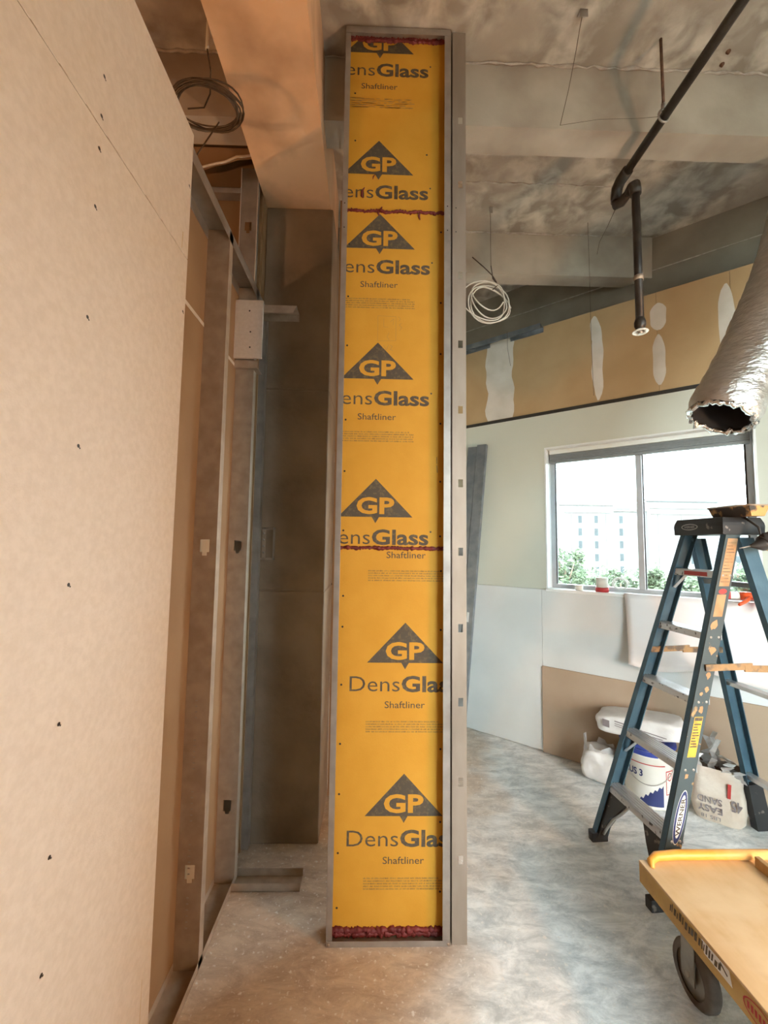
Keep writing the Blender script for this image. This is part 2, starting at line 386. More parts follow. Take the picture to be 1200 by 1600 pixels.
# lower sheet of new board under the sill and the brown sheet at the floor
for s0, s1, zt in ((S_L,-4.25,1.245),(-.10,.655,1.245),(.657,3.2,1.245)):
    b = B(); b.box(s0,s1,.0,.016,.008,zt,W); b.build('lower_board','grey_board',ww, bevel=.002)
b = B(); b.box(.655,2.95,.017,.030,.004,.652,W); b.build('brown_base_board','kraft_sheet',ww, bevel=.002)
# windows
def window(n, s0, s1, z0, z1, mull, W=W):
    r = empty('window_%d'%n, W((s0+s1)/2,-.1,z0), kind='structure', label=('two pane aluminium window with raised grey blind and white reveal','added window further along the wall past the right edge for more daylight','window in the same wall hidden behind the shaft wall','added wide window behind the camera that lights the window wall')[n-1], category='window')
    b = B()
    b.box(s0,s0+.012,-.20,.004,z0,z1,W); b.box(s1-.012,s1,-.20,.004,z0,z1,W); b.box(s0,s1,-.20,.004,z1-.012,z1,W); b.build('reveal','white_frame',r)
    b = B(); b.box(s0-.0,s1+.0,-.20,.022,z0-.02,z0+.004,W); b.build('sill','white_frame',r, bevel=.003)
    b = B()
    for a0,a1,c0,c1 in ((s0+.012,s0+.045,z0+.004,z1-.012),(s1-.045,s1-.012,z0+.004,z1-.012),(s0+.045,s1-.045,z0+.004,z0+.035),(s0+.045,s1-.045,z1-.05,z1-.012)): b.box(a0,a1,-.165,-.115,c0,c1,W)
    b.build('frame','alu_frame',r)
    b = B(); b.box(mull-.02,mull+.02,-.165,-.10,z0+.03,z1-.04,W); b.build('mullion','alu_frame',r, bevel=.003)
    b = B(); b.box(s0+.045,s0+.052,-.15,-.125,z0+.035,z1-.05,W); b.box(mull+.02,mull+.027,-.15,-.125,z0+.035,z1-.05,W); b.box(s1-.055,s1-.045,-.15,-.125,z0+.035,z1-.05,W); b.build('gasket','black_trim',r)
    for a0,a1 in ((s0+.045,mull-.02),(mull+.02,s1-.045)):
        b = B(); b.box(a0,a1,-.141,-.137,z0+.035,z1-.05,W); b.build('pane','window_glass',r)
    b = B(); b.box(s0+.02,s1-.02,-.10,-.055,z1-.048,z1-.014,W); bl = b.build('blind_headrail','blind_light',r)
    for k in range(6):
        b = B(); b.box(s0+.025,s1-.025,-.098,-.058,z1-.058-k*.0085,z1-.0515-k*.0085,W); b.build('blind_slat','blind_grey',bl)
    b = B(); b.box(s0+.025,s1-.025,-.10,-.056,z1-.122,z1-.106,W); b.build('blind_bottom_rail','blind_grey',bl)
    return r
window(1,.69,1.985,1.25,2.385,1.335); window(2,2.75,4.25,1.25,2.385,3.5); window(3,-4.2,-.12,.06,2.6,-2.2)  # second window is added out of view to let in more daylight
window(4,1.3,4.3,.3,3.5,2.8,lambda s,q,z:(s,YMIN+q,z))  # unseen window, added to brighten the window wall
b = B(); b.box(.85,.95,YMIN,-.08,0,SLAB); b.build('wall_light_block','outer_wall',kind='structure',label='added partition behind the camera that blocks daylight',category='wall')  # unseen, added to keep the back window's light off the left board

# ---------------- left partition: boards, studs and tracks
XF = -.625; XB = XF-.092
wl = empty('wall_left', (XF-.05,1.3,0), kind='structure', label='half boarded metal stud partition on the left', category='wall')
seed_e = random.Random(3)
for z0, z1 in ((.012,2.479),(2.482,2.91)):
    b = B(); b.box(XF,XF+.0159,YMIN,1.30,z0,z1); b.build('drywall_sheet','drywall_paper',wl, bevel=.0012)
XS = XF+.0159
def on_board(y,z): return (XS+.0006,y,z)
screws = [(.868,z) for z in (2.60,2.506,2.43,2.296,2.049,1.774,1.492,1.223,.978,.77,.52,.30)]+[(1.285,z) for z in (2.72,2.30)]
for y,z in screws:
    b = B(); disc(b,(y,z),.0042,8,on_board); disc(b,(y+.004,z-.004),.0022,6,lambda y,z:(XS+.0009,y,z)); b.build('drywall_screw','screw_black',wl)
b = B(); b.add([on_board(y,z) for y,z in ((1.245,.06),(1.249,.06),(1.253,.40),(1.251,.40))],[(0,1,2,3)]); b.add([on_board(y,z) for y,z in ((1.255,2.49),(1.258,2.49),(1.261,2.545),(1.257,2.545))],[(0,1,2,3)]); b.build('scratch','kraft_board',wl)
b = B()
for k in range(9):
    y = .62+k*.075+random.uniform(-.01,.01); h = random.uniform(.0012,.003); b.add([on_board(yy,zz) for yy,zz in ((y,2.4795),(y+.05,2.4795-h*.4),(y+.055,2.4795+h),(y,2.4795+h*.6))],[(0,1,2,3)])
b.build('torn_paper','joint_compound',wl)
# backs of the boards on the far side
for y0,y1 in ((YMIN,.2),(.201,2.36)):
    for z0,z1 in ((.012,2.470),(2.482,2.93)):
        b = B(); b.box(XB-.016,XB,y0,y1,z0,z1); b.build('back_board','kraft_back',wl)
b = B(); b.box(XB-.001,XB+.0012,.2,2.36,2.468,2.484); b.build('board_edge','drywall_paper',wl)
# tracks
b = B(); t = .0009
b.box(XB,XF,YMIN,2.10,0,t*2); b.box(XF-t,XF,YMIN,2.10,0,.032); b.box(XB,XB+t,YMIN,2.10,0,.032); b.build('bottom_track','galvanised_dull',wl)
b = B(); b.box(XB,XF,YMIN,2.30,2.90,2.902); b.box(XF-t,XF,YMIN,2.30,2.852,2.902); b.box(XB,XB+t,YMIN,2.30,2.852,2.902); b.build('top_track','galvanised',wl)
def stud(y, z0, z1, holes, parent, m='galvanised_dull', x0=XB, x1=XF, lip=True, flange=.041):
    b = B(); cx = (x0+x1)/2; H = []
    for hz in holes: H += [(cx-.018,cx+.018,hz-.018,hz+.032),(cx-.009,cx+.009,hz-.032,hz-.018)]
    plate(b, x0+.001, x1-.001, z0, z1, H, lambda a,h,z:(a,y+h,z), .0012)
    b.box(x1-.001,x1,y,y+flange,z0,z1); b.box(x0,x0+.001,y,y+flange,z0,z1)
    if lip: b.box(x1-.009,x1,y+flange-.001,y+flange,z0,z1); b.box(x0,x0+.009,y+flange-.001,y+flange,z0,z1)
    return b.build('stud', m, parent)
for y in (.06,.465,.87,1.285,1.70,2.105): stud(y,.004,2.895,(.34,1.56),wl)
stud(2.318,.004,2.895,(),wl,'galvanised')
b = B()
for k in range(40):
    z = .15+k*.021
    if k % 9 < 6: b.box(XF-.05-.004,XF-.05+.004,1.6985,1.70,z,z+.004)
b.build('stud_stamp','galvanised',wl)
# cross wall seen above the partition
cw = empty('wall_cross', (-1.2,2.25,0), kind='structure', label='tan backed cross wall seen above the left partition', category='wall')
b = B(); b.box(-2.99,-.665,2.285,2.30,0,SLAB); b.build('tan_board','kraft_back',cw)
b = B(); b.box(-.735,-.661,2.302,2.42,0,SLAB); b.build('light_seal_board','kraft_back',cw)  # added to block light leaking past the concrete column
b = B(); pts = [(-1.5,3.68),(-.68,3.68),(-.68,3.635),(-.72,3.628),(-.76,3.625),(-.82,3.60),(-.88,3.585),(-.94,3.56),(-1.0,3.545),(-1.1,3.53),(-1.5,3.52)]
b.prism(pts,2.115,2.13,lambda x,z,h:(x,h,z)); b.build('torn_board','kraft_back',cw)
b = B(); path = [(x,2.112,z+random.uniform(-.004,.004)) for x,z in pts[2:-1]]; b.tube(path,.006,5); b.build('torn_edge','drywall_paper',cw)
b = B(); b.box(-1.5,-.76,2.19,2.28,3.52,3.522); b.box(-1.5,-.76,2.19,2.191,3.49,3.522); b.build('cross_track','galvanised',cw)
stud(2.20,.0,3.645,(3.30,),cw,'galvanised',-.760,-.668)
b = B()
for x in (-.7605,-.6685): b.box(x,x+.0035,2.196,2.200,2.9,3.645)
b.build('stud_edge','drywall_paper',cw)

# ---------------- start of the return wall: floor track and header with a scrap of board
b = B(); b.box(-.625,-.314,2.06,2.152,0,.002); b.box(-.625,-.314,2.06,2.061,0,.036); b.box(-.625,-.314,2.151,2.152,0,.036)
b.build('floor_track','galvanised_dull',label='short length of metal track screwed to the floor in front of the concrete column',category='track')
hd = empty('header_stub',(-.6,2.08,2.78),label='white drywall scrap screwed across a short metal header high on the left',category='header')
b = B(); b.box(-.742,-.578,2.066,2.080,2.505,2.808); b.build('drywall_scrap','drywall_paper',hd,bevel=.002)
for z in (2.75,2.64,2.56):
    b = B(); disc(b,(-.645+(.008 if z<2.7 else 0),z),.0045,8,lambda x,z:(x,2.0652,z)); b.build('drywall_screw','screw_black',hd)
b = B(); b.box(-.70,-.413,2.081,2.165,2.79,2.792); b.box(-.70,-.43,2.081,2.082,2.752,2.79); b.box(-.70,-.413,2.164,2.165,2.752,2.79); b.add([(-.43,2.081,2.79),(-.413,2.081,2.79),(-.43,2.081,2.752)],[(0,1,2)]); b.build('header_track','galvanised_dull',hd)
b = B(); b.box(-.725,-.60,2.082,2.165,2.46,2.462); b.box(-.725,-.60,2.082,2.083,2.462,2.50); b.build('lower_bracket','galvanised_dull',hd)
# strap bracket on the concrete column
br = empty('wall_bracket',(-.60,2.366,1.49),label='small open metal strap bracket fixed on the concrete column',category='bracket')
b = B(); b.box(-.652,-.55,2.3645,2.3665,1.488,1.500); b.box(-.652,-.55,2.3645,2.3665,1.655,1.667); b.box(-.652,-.640,2.3645,2.3665,1.49,1.667); b.box(-.62,-.60,2.3645,2.3665,1.49,1.667)
b.build('backplate','galvanised_dull',br)
b = B(); b.box(-.556,-.548,2.345,2.3665,1.488,1.668); b.build('flange','galvanised',br)
for z in (1.53,1.565,1.60,1.635):
    b = B(); b.lathe([(.0,-.004),(.006,-.003),(.006,.0)],(0,0,0),8,lambda x,y,zz:(-.61+x,2.362+zz,z+y)); b.build('bolt','galvanised',br)

# ================================================================ YELLOW SHAFT WALL
YC = 1.794; YP = 1.836; KR = YP/1.815; PX0, PX1 = -.163, .312
sw = empty('shaft_wall',(.1,1.85,0),label='tall narrow shaft wall of yellow liner board framed in metal track',category='shaft wall')
panels = []
for z0,z1 in ((.004,1.562),(1.568,3.108),(3.114,3.995)):
    b = B(); b.box(PX0,PX1,YP,YP+.0254,z0,z1); panels.append((b.build('liner_panel','yellow_liner',sw),z0,z1))
def tp(x,z): return (x,YP-.0005,z)
def tp2(x,z): return (x,YP-.0009,z)
VX0, VX1 = -.162, .311
dens = text2d('Dens',-.004); glass = text2d('Glass',.027)
def wordmark(xc, zb):
    """thin Dens followed by bold Glass, .468 wide, capitals .060 high"""
    out = []
    sc_ = .060/.73
    def place(t, x0, x1):
        ax = min(v[0] for v in t[0]); bx = max(v[0] for v in t[0])
        return [(x0+(x-ax)/(bx-ax)*(x1-x0), zb+y*sc_*1.10) for x,y in t[0]], t[1]
    out.append(place(dens, xc-.234, xc-.022)); out.append(place(glass, xc-.014, xc+.232))
    return out
gp = text2d('GP',.032); sl = text2d('Shaftliner',.004)
def band(t, x0,x1,z0,sy):
    ax = min(v[0] for v in t[0]); bx = max(v[0] for v in t[0]); return [(x0+(x-ax)/(bx-ax)*(x1-x0), z0+y*sy) for x,y in t[0]], t[1]
def printing(pi, xc, zb, parts='TDSP', seed=0, faded=False, caps=True):
    panel,z0,z1 = panels[pi]; rnd = random.Random(seed); zb = 1.58+(zb-1.58)*KR; xc *= KR
    cl = dict(x0=VX0,x1=VX1,z0=z0+.001,z1=z1-.001)
    if 'T' in parts:
        tri = [(xc-.162,zb),(xc-.016,zb),(xc,zb-.027),(xc+.016,zb),(xc+.162,zb),(xc,zb+.168)]
        poly = clip2d(tri,[(0,1,5),(1,3,5),(1,2,3),(3,4,5)],**cl)
        b = B(); P2(b,poly,tp); lg = b.build('logo_triangle','black_ink',panel)
        poly = clip2d(*band(gp,xc-.083,xc+.082,zb+.016,.098),**cl)
        b = B(); P2(b,poly,tp2); b.build('logo_letters','yellow_ink',panel)
    if 'D' in parts:
        b = B()
        for t in wordmark(xc,zb-.118): P2(b,clip2d(*t,**cl),tp)
        disc(b,(xc+.241,zb-.062),.0042,8,tp); 
        if xc+.241 > VX1: b.v = b.v[:-8]; b.f.pop(); b.smooth.pop()
        b.build('brand_lettering','black_ink',panel)
    if 'S' in parts:
        b = B(); P2(b,clip2d(*band(sl,xc-.085,xc+.085,zb-.186,.040),**cl),tp); b.build('product_lettering','faded_ink' if faded else 'black_ink',panel)
    if 'P' in parts:
        b = B()
        for ln in range(5):
            z = zb-.238-ln*.0102; x = xc-.163
            xe = xc+.162-(.02 if ln in (0,) else 0)
            while x < xe:
                w = rnd.uniform(.006,.024)
                # words as rows of narrow bars, too small to read
                xx = x
                while xx < min(x+w,xe):
                    ww_ = .0021; hh = rnd.choice((.0042,.0058,.0052))
                    poly = clip2d([(xx,z-.006),(xx+ww_,z-.006),(xx+ww_,z-.006+hh),(xx,z-.006+hh)],[(0,1,2,3)],**cl)
                    if poly[1]: P2(b,poly,tp)
                    xx += .0032
                x += w+.0045
        b.build('small_print','faded_ink',panel)
printing(0,.139,.476,seed=1); printing(0,.139,1.087,seed=2); printing(0,.139,1.708,'SP',seed=3)
printing(1,.005,1.699,'TD',seed=4); printing(1,.005,2.310,seed=5); printing(1,.006,2.917,seed=6)
printing(2,-.004,3.276,'TD',seed=7); printing(2,-.006,3.886,'TDS',seed=8); 
b = B()
for k in range(150):
    x = random.uniform(-.150,.140); z = 3.632+.0105*random.randint(0,4)+random.uniform(-.002,.002); w=random.uniform(.006,.03); b.add([tp(a,c) for a,c in ((x,z),(x+w,z),(x+w,z+.0028),(x,z+.0028))],[(0,1,2,3)])
b.build('small_print','pencil',panels[2][0])
# pencilled sketch on the middle panel
def stroke(b,pts,w,T):
    for a,c in zip(pts,pts[1:]):
        d = Vector((c[0]-a[0],c[1]-a[1])); n = Vector((-d.y,d.x)).normalized()*w/2
        b.add([T(a[0]+n.x,a[1]+n.y),T(c[0]+n.x,c[1]+n.y),T(c[0]-n.x,c[1]-n.y),T(a[0]-n.x,a[1]-n.y)],[(0,1,2,3)])
b = B(); stroke(b,[(.003,2.612),(.003,2.495),(.085,2.497),(.085,2.61),(.003,2.612)],.0012,tp); stroke(b,[(.03,2.60),(.03,2.56),(.05,2.56)],.0012,tp); stroke(b,[(.055,2.535),(.045,2.515),(.055,2.50)],.0014,tp)
stroke(b,[(.06,2.585),(.075,2.60),(.072,2.57)],.0012,tp); stroke(b,[(.11,2.58),(.10,2.57),(.112,2.56),(.102,2.545)],.0016,tp); stroke(b,[(.095,2.61),(.105,2.60),(.10,2.59)],.0012,tp)
stroke(b,[(.03,2.475),(.042,2.452),(.052,2.476)],.0016,tp); stroke(b,[(.06,2.476),(.07,2.47),(.06,2.455),(.072,2.452)],.0016,tp); b.build('pencil_sketch','pencil',panels[1][0])
b = B(); stroke(b,[(.272,1.97),(.272,1.94)],.003,tp); stroke(b,[(.272,1.932),(.275,1.90)],.004,tp); b.build('edge_stamp','faded_ink',panels[1][0])
# screw heads along the liner edges
for pi,lst in ((0,[(-.128,z) for z in (1.36,1.23,.99,.75,.55,.32,.11)]+[(.292,z) for z in (1.47,1.22,.98,.73,.44,.35,.17)]),(1,[(-.133,z) for z in (2.95,2.70,2.47,2.13,1.90,1.64)]+[(.288,z) for z in (3.02,2.68,2.44,2.12,1.86,1.62)]),(2,[(-.115,3.46),(-.12,3.70),(.22,3.40)])):
    for x,z in lst:
        b = B(); disc(b,(x,z),.0046,8,tp2); b.build('liner_screw','screw_black',panels[pi][0])
# red fire caulk
def bead(x0,x1,z,r,amp,name,mult=1,drips=()):
    b = B(); n = int((x1-x0)/.006)
    for k in range(mult):
        path = []; rr = []
        for i in range(n+1):
            x = x0+(x1-x0)*i/n; path.append((x,YP-.001,z+(k-(mult-1)/2)*r*1.3+random.uniform(-amp,amp)+.5*amp*math.sin(i*.35))); rr.append(r*random.uniform(.6,1.35))
        b.tube(path,rr,7)
    for x,dz in drips: b.tube([(x,YP-.002,z),(x-.003,YP-.003,z+dz*.5),(x+.002,YP-.002,z+dz)],[r*.8,r*.7,r*.35],6)
    return b.build(name,'fire_caulk',sw)
bead(-.15,.309,1.566,.0085,.002,'caulk_joint')
bead(-.15,.309,3.112,.0075,.004,'caulk_joint',drips=((-.0,-.02),(.012,.022),(.188,-.034),(.0,.01)))
bead(-.15,.31,.020,.0115,.003,'caulk_base',2)
bead(-.15,.31,3.982,.009,.004,'caulk_head',2)
b = B(); b.tube([(-.02,YP-.001,3.295),(-.028,YP-.001,3.283),(-.03,YP-.001,3.27)],[.001,.003,.001],5); b.tube([(-.068,YP-.001,3.228),(-.078,YP-.001,3.21),(-.08,YP-.001,3.185),(-.074,YP-.001,3.175)],[.002,.006,.006,.001],5); b.build('caulk_smear','fire_caulk',sw)
# metal frame around the liner
def profile(name,boxes,m='galvanised'):
    b = B()
    for q in boxes: b.box(*q)
    return b.build(name,m,sw,bevel=.0006)
profile('left_track',[(-.1655,-.1413,YC,YC+.0012,.0,3.985),(-.1655,-.1643,YC,YC+.10,.0,3.985),(-.1655,-.13,YC+.099,YC+.10,0,3.985)])
profile('right_track',[(.2955,.326,YC-.002,YC-.0008,.0,3.985),(.3248,.326,YC-.002,YC+.10,0,3.985),(.296,.326,YC+.099,YC+.10,0,3.985)])
profile('bottom_track',[(-.164,.325,YC-.004,YC-.0026,0,.022),(-.164,.325,YC-.0026,YC+.10,-.0,.0015)])
profile('head_track',[(-.164,.325,YC-.004,YC-.0026,3.958,3.99),(-.164,.325,YC-.0026,YC+.10,3.986,3.99)])
b = B(); zh = (3.54,3.225,2.788,2.47,2.173,1.849,1.555,1.235,.934,.617,.317)
plate(b,.334,.395,0,3.985,[(.360,.380,z-.017,z+.017) for z in zh],lambda a,h,z:(a,YC+.004+h,z),.0012)
b.box(.334,.3352,YC+.005,YC+.10,0,3.985)
b.build('edge_stud','galvanised_brown',sw)
for x in (-.154,.310,.350):
    for z in (3.11,2.995):
        b = B(); disc(b,(x,z),.003,8,lambda x,z:(x,YC-.0045,z) if x < .33 else (x,YC+.0035,z)); b.build('frame_screw','screw_black',sw)
for x in (-.155,.318): 
    b = B(); b.lathe([(0,-.003),(.005,-.002),(.006,0)],(0,0,0),8,lambda x_,y_,z_:(x+x_,YC-.0045+z_,.010+y_)); b.build('track_screw','galvanised_dull',sw)

# ================================================================ CEILING SERVICES
sp = empty('sprinkler_pipe',(1.33,2.03,2.66),label='black sprinkler pipe along the ceiling with a drop ending in a pale ring',category='pipe')
b = B(); b.tube([(1.328,-.4,3.60),(1.330,.9,3.60),(1.331,2.12,3.60)],.021,14); b.build('main_pipe','black_pipe',sp)
b = B(); b.tube([(1.331,2.085,3.60),(1.331,2.155,3.60),(1.331,2.185,3.585),(1.331,2.195,3.55),(1.331,2.195,3.515)],[.029,.029,.03,.029,.029],14); b.build('elbow','black_pipe',sp)
b = B(); b.tube([(1.331,2.195,3.53),(1.331,2.19,3.495),(1.338,2.16,3.485),(1.345,2.11,3.49)],[.024,.027,.027,.022],12); b.build('elbow','black_pipe',sp)
b = B(); b.tube([(1.345,2.115,3.49),(1.346,2.075,3.495),(1.346,2.055,3.485),(1.346,2.05,3.455),(1.346,2.05,3.43)],[.022,.028,.029,.028,.027],12); b.build('elbow','black_pipe',sp)
b = B(); b.tube([(1.346,2.05,3.45),(1.346,2.05,2.74)],.0195,14); b.build('drop_pipe','black_pipe',sp)
b = B(); b.tube([(1.346,2.05,2.755),(1.346,2.05,2.735),(1.346,2.05,2.715),(1.346,2.05,2.69)],[.021,.027,.027,.016],12); b.build('reducer','black_pipe',sp)
b = B(); b.lathe([(.020,.012),(.036,.004),(.038,0),(.034,-.003),(.024,-.001),(.020,.004)],(1.346,2.05,2.682),20); b.build('escutcheon_ring','chrome_white',sp)
b = B(); b.tube([(1.346,2.05,2.70),(1.346,2.05,2.672)],.011,10); b.build('sprinkler_head','galvanised',sp)
b = B(); b.lathe([(.0205,-.012),(.0235,-.012),(.0235,.012),(.0205,.012)],(0,0,0),14,lambda x,y,z:(1.346+x,2.05+y,2.97+z)); b.build('paint_band','galvanised_dull',sp)
ph = empty('pipe_hanger',(1.330,1.80,3.58),label='rusty threaded rod and ring holding the black sprinkler pipe',category='hanger')
b = B(); b.tube([(1.330,1.80,4.0),(1.330,1.80,3.655)],.0065,8); b.build('rod','rust_rod',ph)
b = B(); b.tube([(1.330+.026*math.sin(a),1.80,3.605+.032*math.cos(a)) for a in [2*PI*i/18 for i in range(18)]],.005,6,closed=True); b.build('ring','galvanised',ph)
b = B(); b.tube([(1.330,1.80,3.665),(1.330,1.80,3.635)],.011,6); b.build('nut','galvanised',ph)
def thin(name,path,r,m,label,cat,group=None):
    b = B(); b.tube(path,r,6); o = b.build(name,m,label=label,category=cat)
    if group: o['group'] = group
    return o
hw = empty('hanger_wire',(.908,1.71,4.0),label='thin wire hung from a bright clip on the slab right of the shaft wall',category='wire',group='loose ceiling hanger wires')
b = B(); b.tube([(.908,1.71,3.985),(.897,1.712,3.93),(.875,1.715,3.80),(.84,1.718,3.62),(.80,1.72,3.45)],.0016,5); b.build('wire','thin_wire',hw)
b = B(); b.tube([(.80,1.72,3.45),(1.0,1.76,3.53),(1.2,1.79,3.575),(1.318,1.80,3.60)],.0008,5); b.build('tie','thin_wire',hw)
b = B(); b.box(.893,.928,1.70,1.703,3.962,4.0); b.box(.893,.928,1.70,1.73,3.996,4.0); b.build('clip','galvanised',hw)
thin('hanger_wire',[(1.555,2.93,3.99),(1.553,2.92,3.6),(1.548,2.91,3.1),(1.55,2.90,2.66)],.0016,'thin_wire','long thin wire hanging straight down left of the sprinkler drop','wire','loose ceiling hanger wires')
thin('hanger_wire',[(1.333,2.195,3.49),(1.30,2.24,3.40),(1.27,2.27,3.33),(1.265,2.29,3.27)],.0014,'thin_wire','short bent wire dangling from the sprinkler elbow','wire','loose ceiling hanger wires')
thin('hanger_wire',[(.80+.31,3.45,3.41),(1.11,3.44,3.25),(1.13,3.43,3.10)],.0016,'thin_wire','short wire hanging before the widest white compound patch','wire','loose ceiling hanger wires')
for (x,y,l) in ((1.690,1.838,'upper of two small rusty anchors in the slab right of the pipe'),(1.705,1.893,'lower of two small rusty anchors in the slab right of the pipe')):
    b = B(); b.lathe([(.0,-.014),(.005,-.013),(.005,-.006),(.010,-.005),(.011,0)],(x,y,4.0),10); b.build('slab_anchor','rust_rod',label=l,category='anchor',group='slab anchors')
# coils of cable
def coil(name,c,r,tilt,turns,wr,m,label,hang,hm,seed,squash=1.0,spread=.06):
    rnd = random.Random(seed); root = empty(name,c,label=label,category='cable coil')
    Rm = Matrix.Rotation(tilt[2],3,'Z') @ Matrix.Rotation(tilt[0],3,'X') @ Matrix.Rotation(tilt[1],3,'Y')
    path = []; n = 28
    ph0 = [rnd.uniform(0,6.28) for _ in range(turns)]
    for k in range(turns):
        rr = r*rnd.uniform(.94-spread*1.6,1.05); ox,oy = rnd.uniform(-1,1)*spread*r,rnd.uniform(-1,1)*spread*r
        for i in range(n):
            a = 2*PI*i/n; p = Vector((ox+rr*math.cos(a),(oy+rr*math.sin(a))*squash,.10*r*math.sin(a*2+ph0[k])+(k-turns/2)*wr*1.1)); path.append(Vector(c)+Rm@p)
    # soften the steps between turns
    for _ in range(2): path = [path[0]]+[(path[i-1]+path[i]*2+path[i+1])/4 for i in range(1,len(path)-1)]+[path[-1]]
    b = B(); b.tube(path,wr,6); b.build('cable',m,root)
    b = B(); b.tube(hang,wr*.9,6); b.build('hanging_lead',hm,root)
    return root
k1 = coil('cable_coil',(-.712,1.62,3.36),.140,(math.radians(-14),0,0),9,.0035,'dark_cable','coil of dark wire hung under the ceiling above the left partition',[(-.715,1.60,3.60),(-.705,1.62,3.53),(-.72,1.66,3.47),(-.76,1.70,3.45),(-.82,1.68,3.42)],'dark_cable',5,.62)
b = B(); b.tube([(-.66,1.62,3.30),(-.74,1.62,3.16),(-.78,1.62,3.06),(-.765,1.66,2.98)],.003,6); b.build('hanging_lead','dark_cable',k1)
thin('hanger_rod',[(-.715,1.60,4.0),(-.715,1.60,3.60)],.008,'white_cable','pale hanger rod above the dark cable coil','rod')
k2 = coil('cable_coil',(.765,2.80,3.29),.185,(math.radians(88),math.radians(12),0),5,.0045,'white_cable','loose coil of white cable beside the top of the shaft wall',[(.80,2.83,3.56),(.81,2.82,3.46),(.84,2.80,3.40),(.80,2.79,3.36)],'dark_cable',9,.85,.2)
b = B(); b.tube([(.66,2.80,3.60),(.74,2.80,3.53),(.80,2.80,3.47),(.83,2.80,3.42)],.004,6); b.build('hanging_lead','dark_cable',k2)
hw2 = empty('hanger_wire',(.80,2.84,4.0),label='wire with bright clip holding the white cable coil',category='wire',group='loose ceiling hanger wires')
b = B(); b.tube([(.80,2.84,3.99),(.80,2.835,3.8),(.80,2.83,3.54)],.002,5); b.build('wire','thin_wire',hw2)
b = B(); b.box(.79,.813,2.825,2.828,3.955,4.0); b.build('clip','galvanised',hw2)
# track along the head of the tan board
b = B(); b.box(-.5,.70,.0,.09,3.400,3.403,W); b.box(-.5,.70,.089,.09,3.362,3.403,W); b.box(-.5,.70,.0,.001,3.362,3.40,W)
b.build('head_track','blue_grey_steel',label='blue grey metal track at the top of the tan board left of the wires',category='track')

# foil duct
dk = empty('foil_duct',(1.64,1.95,2.2),label='silver foil insulated flexible duct hanging open at the right',category='duct')
A0 = Vector((1.640,1.93,2.205)); A1 = Vector((2.26,1.97,3.62))
def duct_axis(t): return A0.lerp(A1,t)+Vector((.05*math.sin(t*PI),0,-.04*math.sin(t*PI)))
n_r, n_a = 110, 56; b = B(); vs = []
for i in range(n_r+1):
    t = i/n_r; p = duct_axis(t); d = (duct_axis(min(1,t+.01))-duct_axis(max(0,t-.01))).normalized(); e1 = d.cross(Vector((0,1,0))).normalized(); e2 = d.cross(e1)
    for j in range(n_a):
        a = 2*PI*j/n_a; q = e1*math.cos(a)+e2*math.sin(a)
        r = .148+.006*noise.noise(Vector((q.x*2.2,q.y*2.2+t*2,t*38)))+.004*noise.noise(Vector((q.x*7+3,q.y*7,t*60)))+.008*noise.noise(Vector((q.x*1.5,q.z*1.5,t*7)))
        if t < .03: r -= (.03-t)*.5
        vs.append(p+q*r)
b.add(vs,[(i*n_a+j,i*n_a+(j+1)%n_a,(i+1)*n_a+(j+1)%n_a,(i+1)*n_a+j) for i in range(n_r) for j in range(n_a)],True); b.build('foil_jacket','foil',dk)
d0 = (A1-A0).normalized(); e1 = d0.cross(Vector((0,1,0))).normalized(); e2 = d0.cross(e1)
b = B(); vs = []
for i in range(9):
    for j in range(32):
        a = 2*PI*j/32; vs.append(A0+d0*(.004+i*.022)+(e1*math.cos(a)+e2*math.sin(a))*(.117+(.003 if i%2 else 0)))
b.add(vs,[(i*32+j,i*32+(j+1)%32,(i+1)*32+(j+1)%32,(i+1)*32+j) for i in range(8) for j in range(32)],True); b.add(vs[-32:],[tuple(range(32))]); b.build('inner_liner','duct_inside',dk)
b = B(); path = []
for j in range(60):
    a = 2*PI*j/60; path.append(A0+d0*random.uniform(-.012,.012)+(e1*math.cos(a)+e2*math.sin(a))*(.128+random.uniform(-.006,.006)))
b.tube(path,[random.uniform(.008,.018) for _ in path],6,closed=True); b.build('torn_rim','foil_bright',dk)
def on_duct(t,a,r=.1585):
    p = duct_axis(t); d = (duct_axis(t+.01)-duct_axis(t-.01)).normalized(); f1 = d.cross(Vector((0,1,0))).normalized(); f2 = d.cross(f1); return p+(f1*math.cos(a)+f2*math.sin(a))*r
T8 = fit_text('8',-.012,.012,-.02,.02,.01)
# which side of the duct faces the room: pick the angle whose outward direction points at -Y
best = min([2*PI*i/72 for i in range(72)],key=lambda a: on_duct(.37,a).y+.25*on_duct(.37,a).x)
b = B(); b.add([on_duct(.37+x*.9,best+z*5.5,.164) for x,z in T8[0]],T8[1]); b.build('size_mark','black_ink',dk)

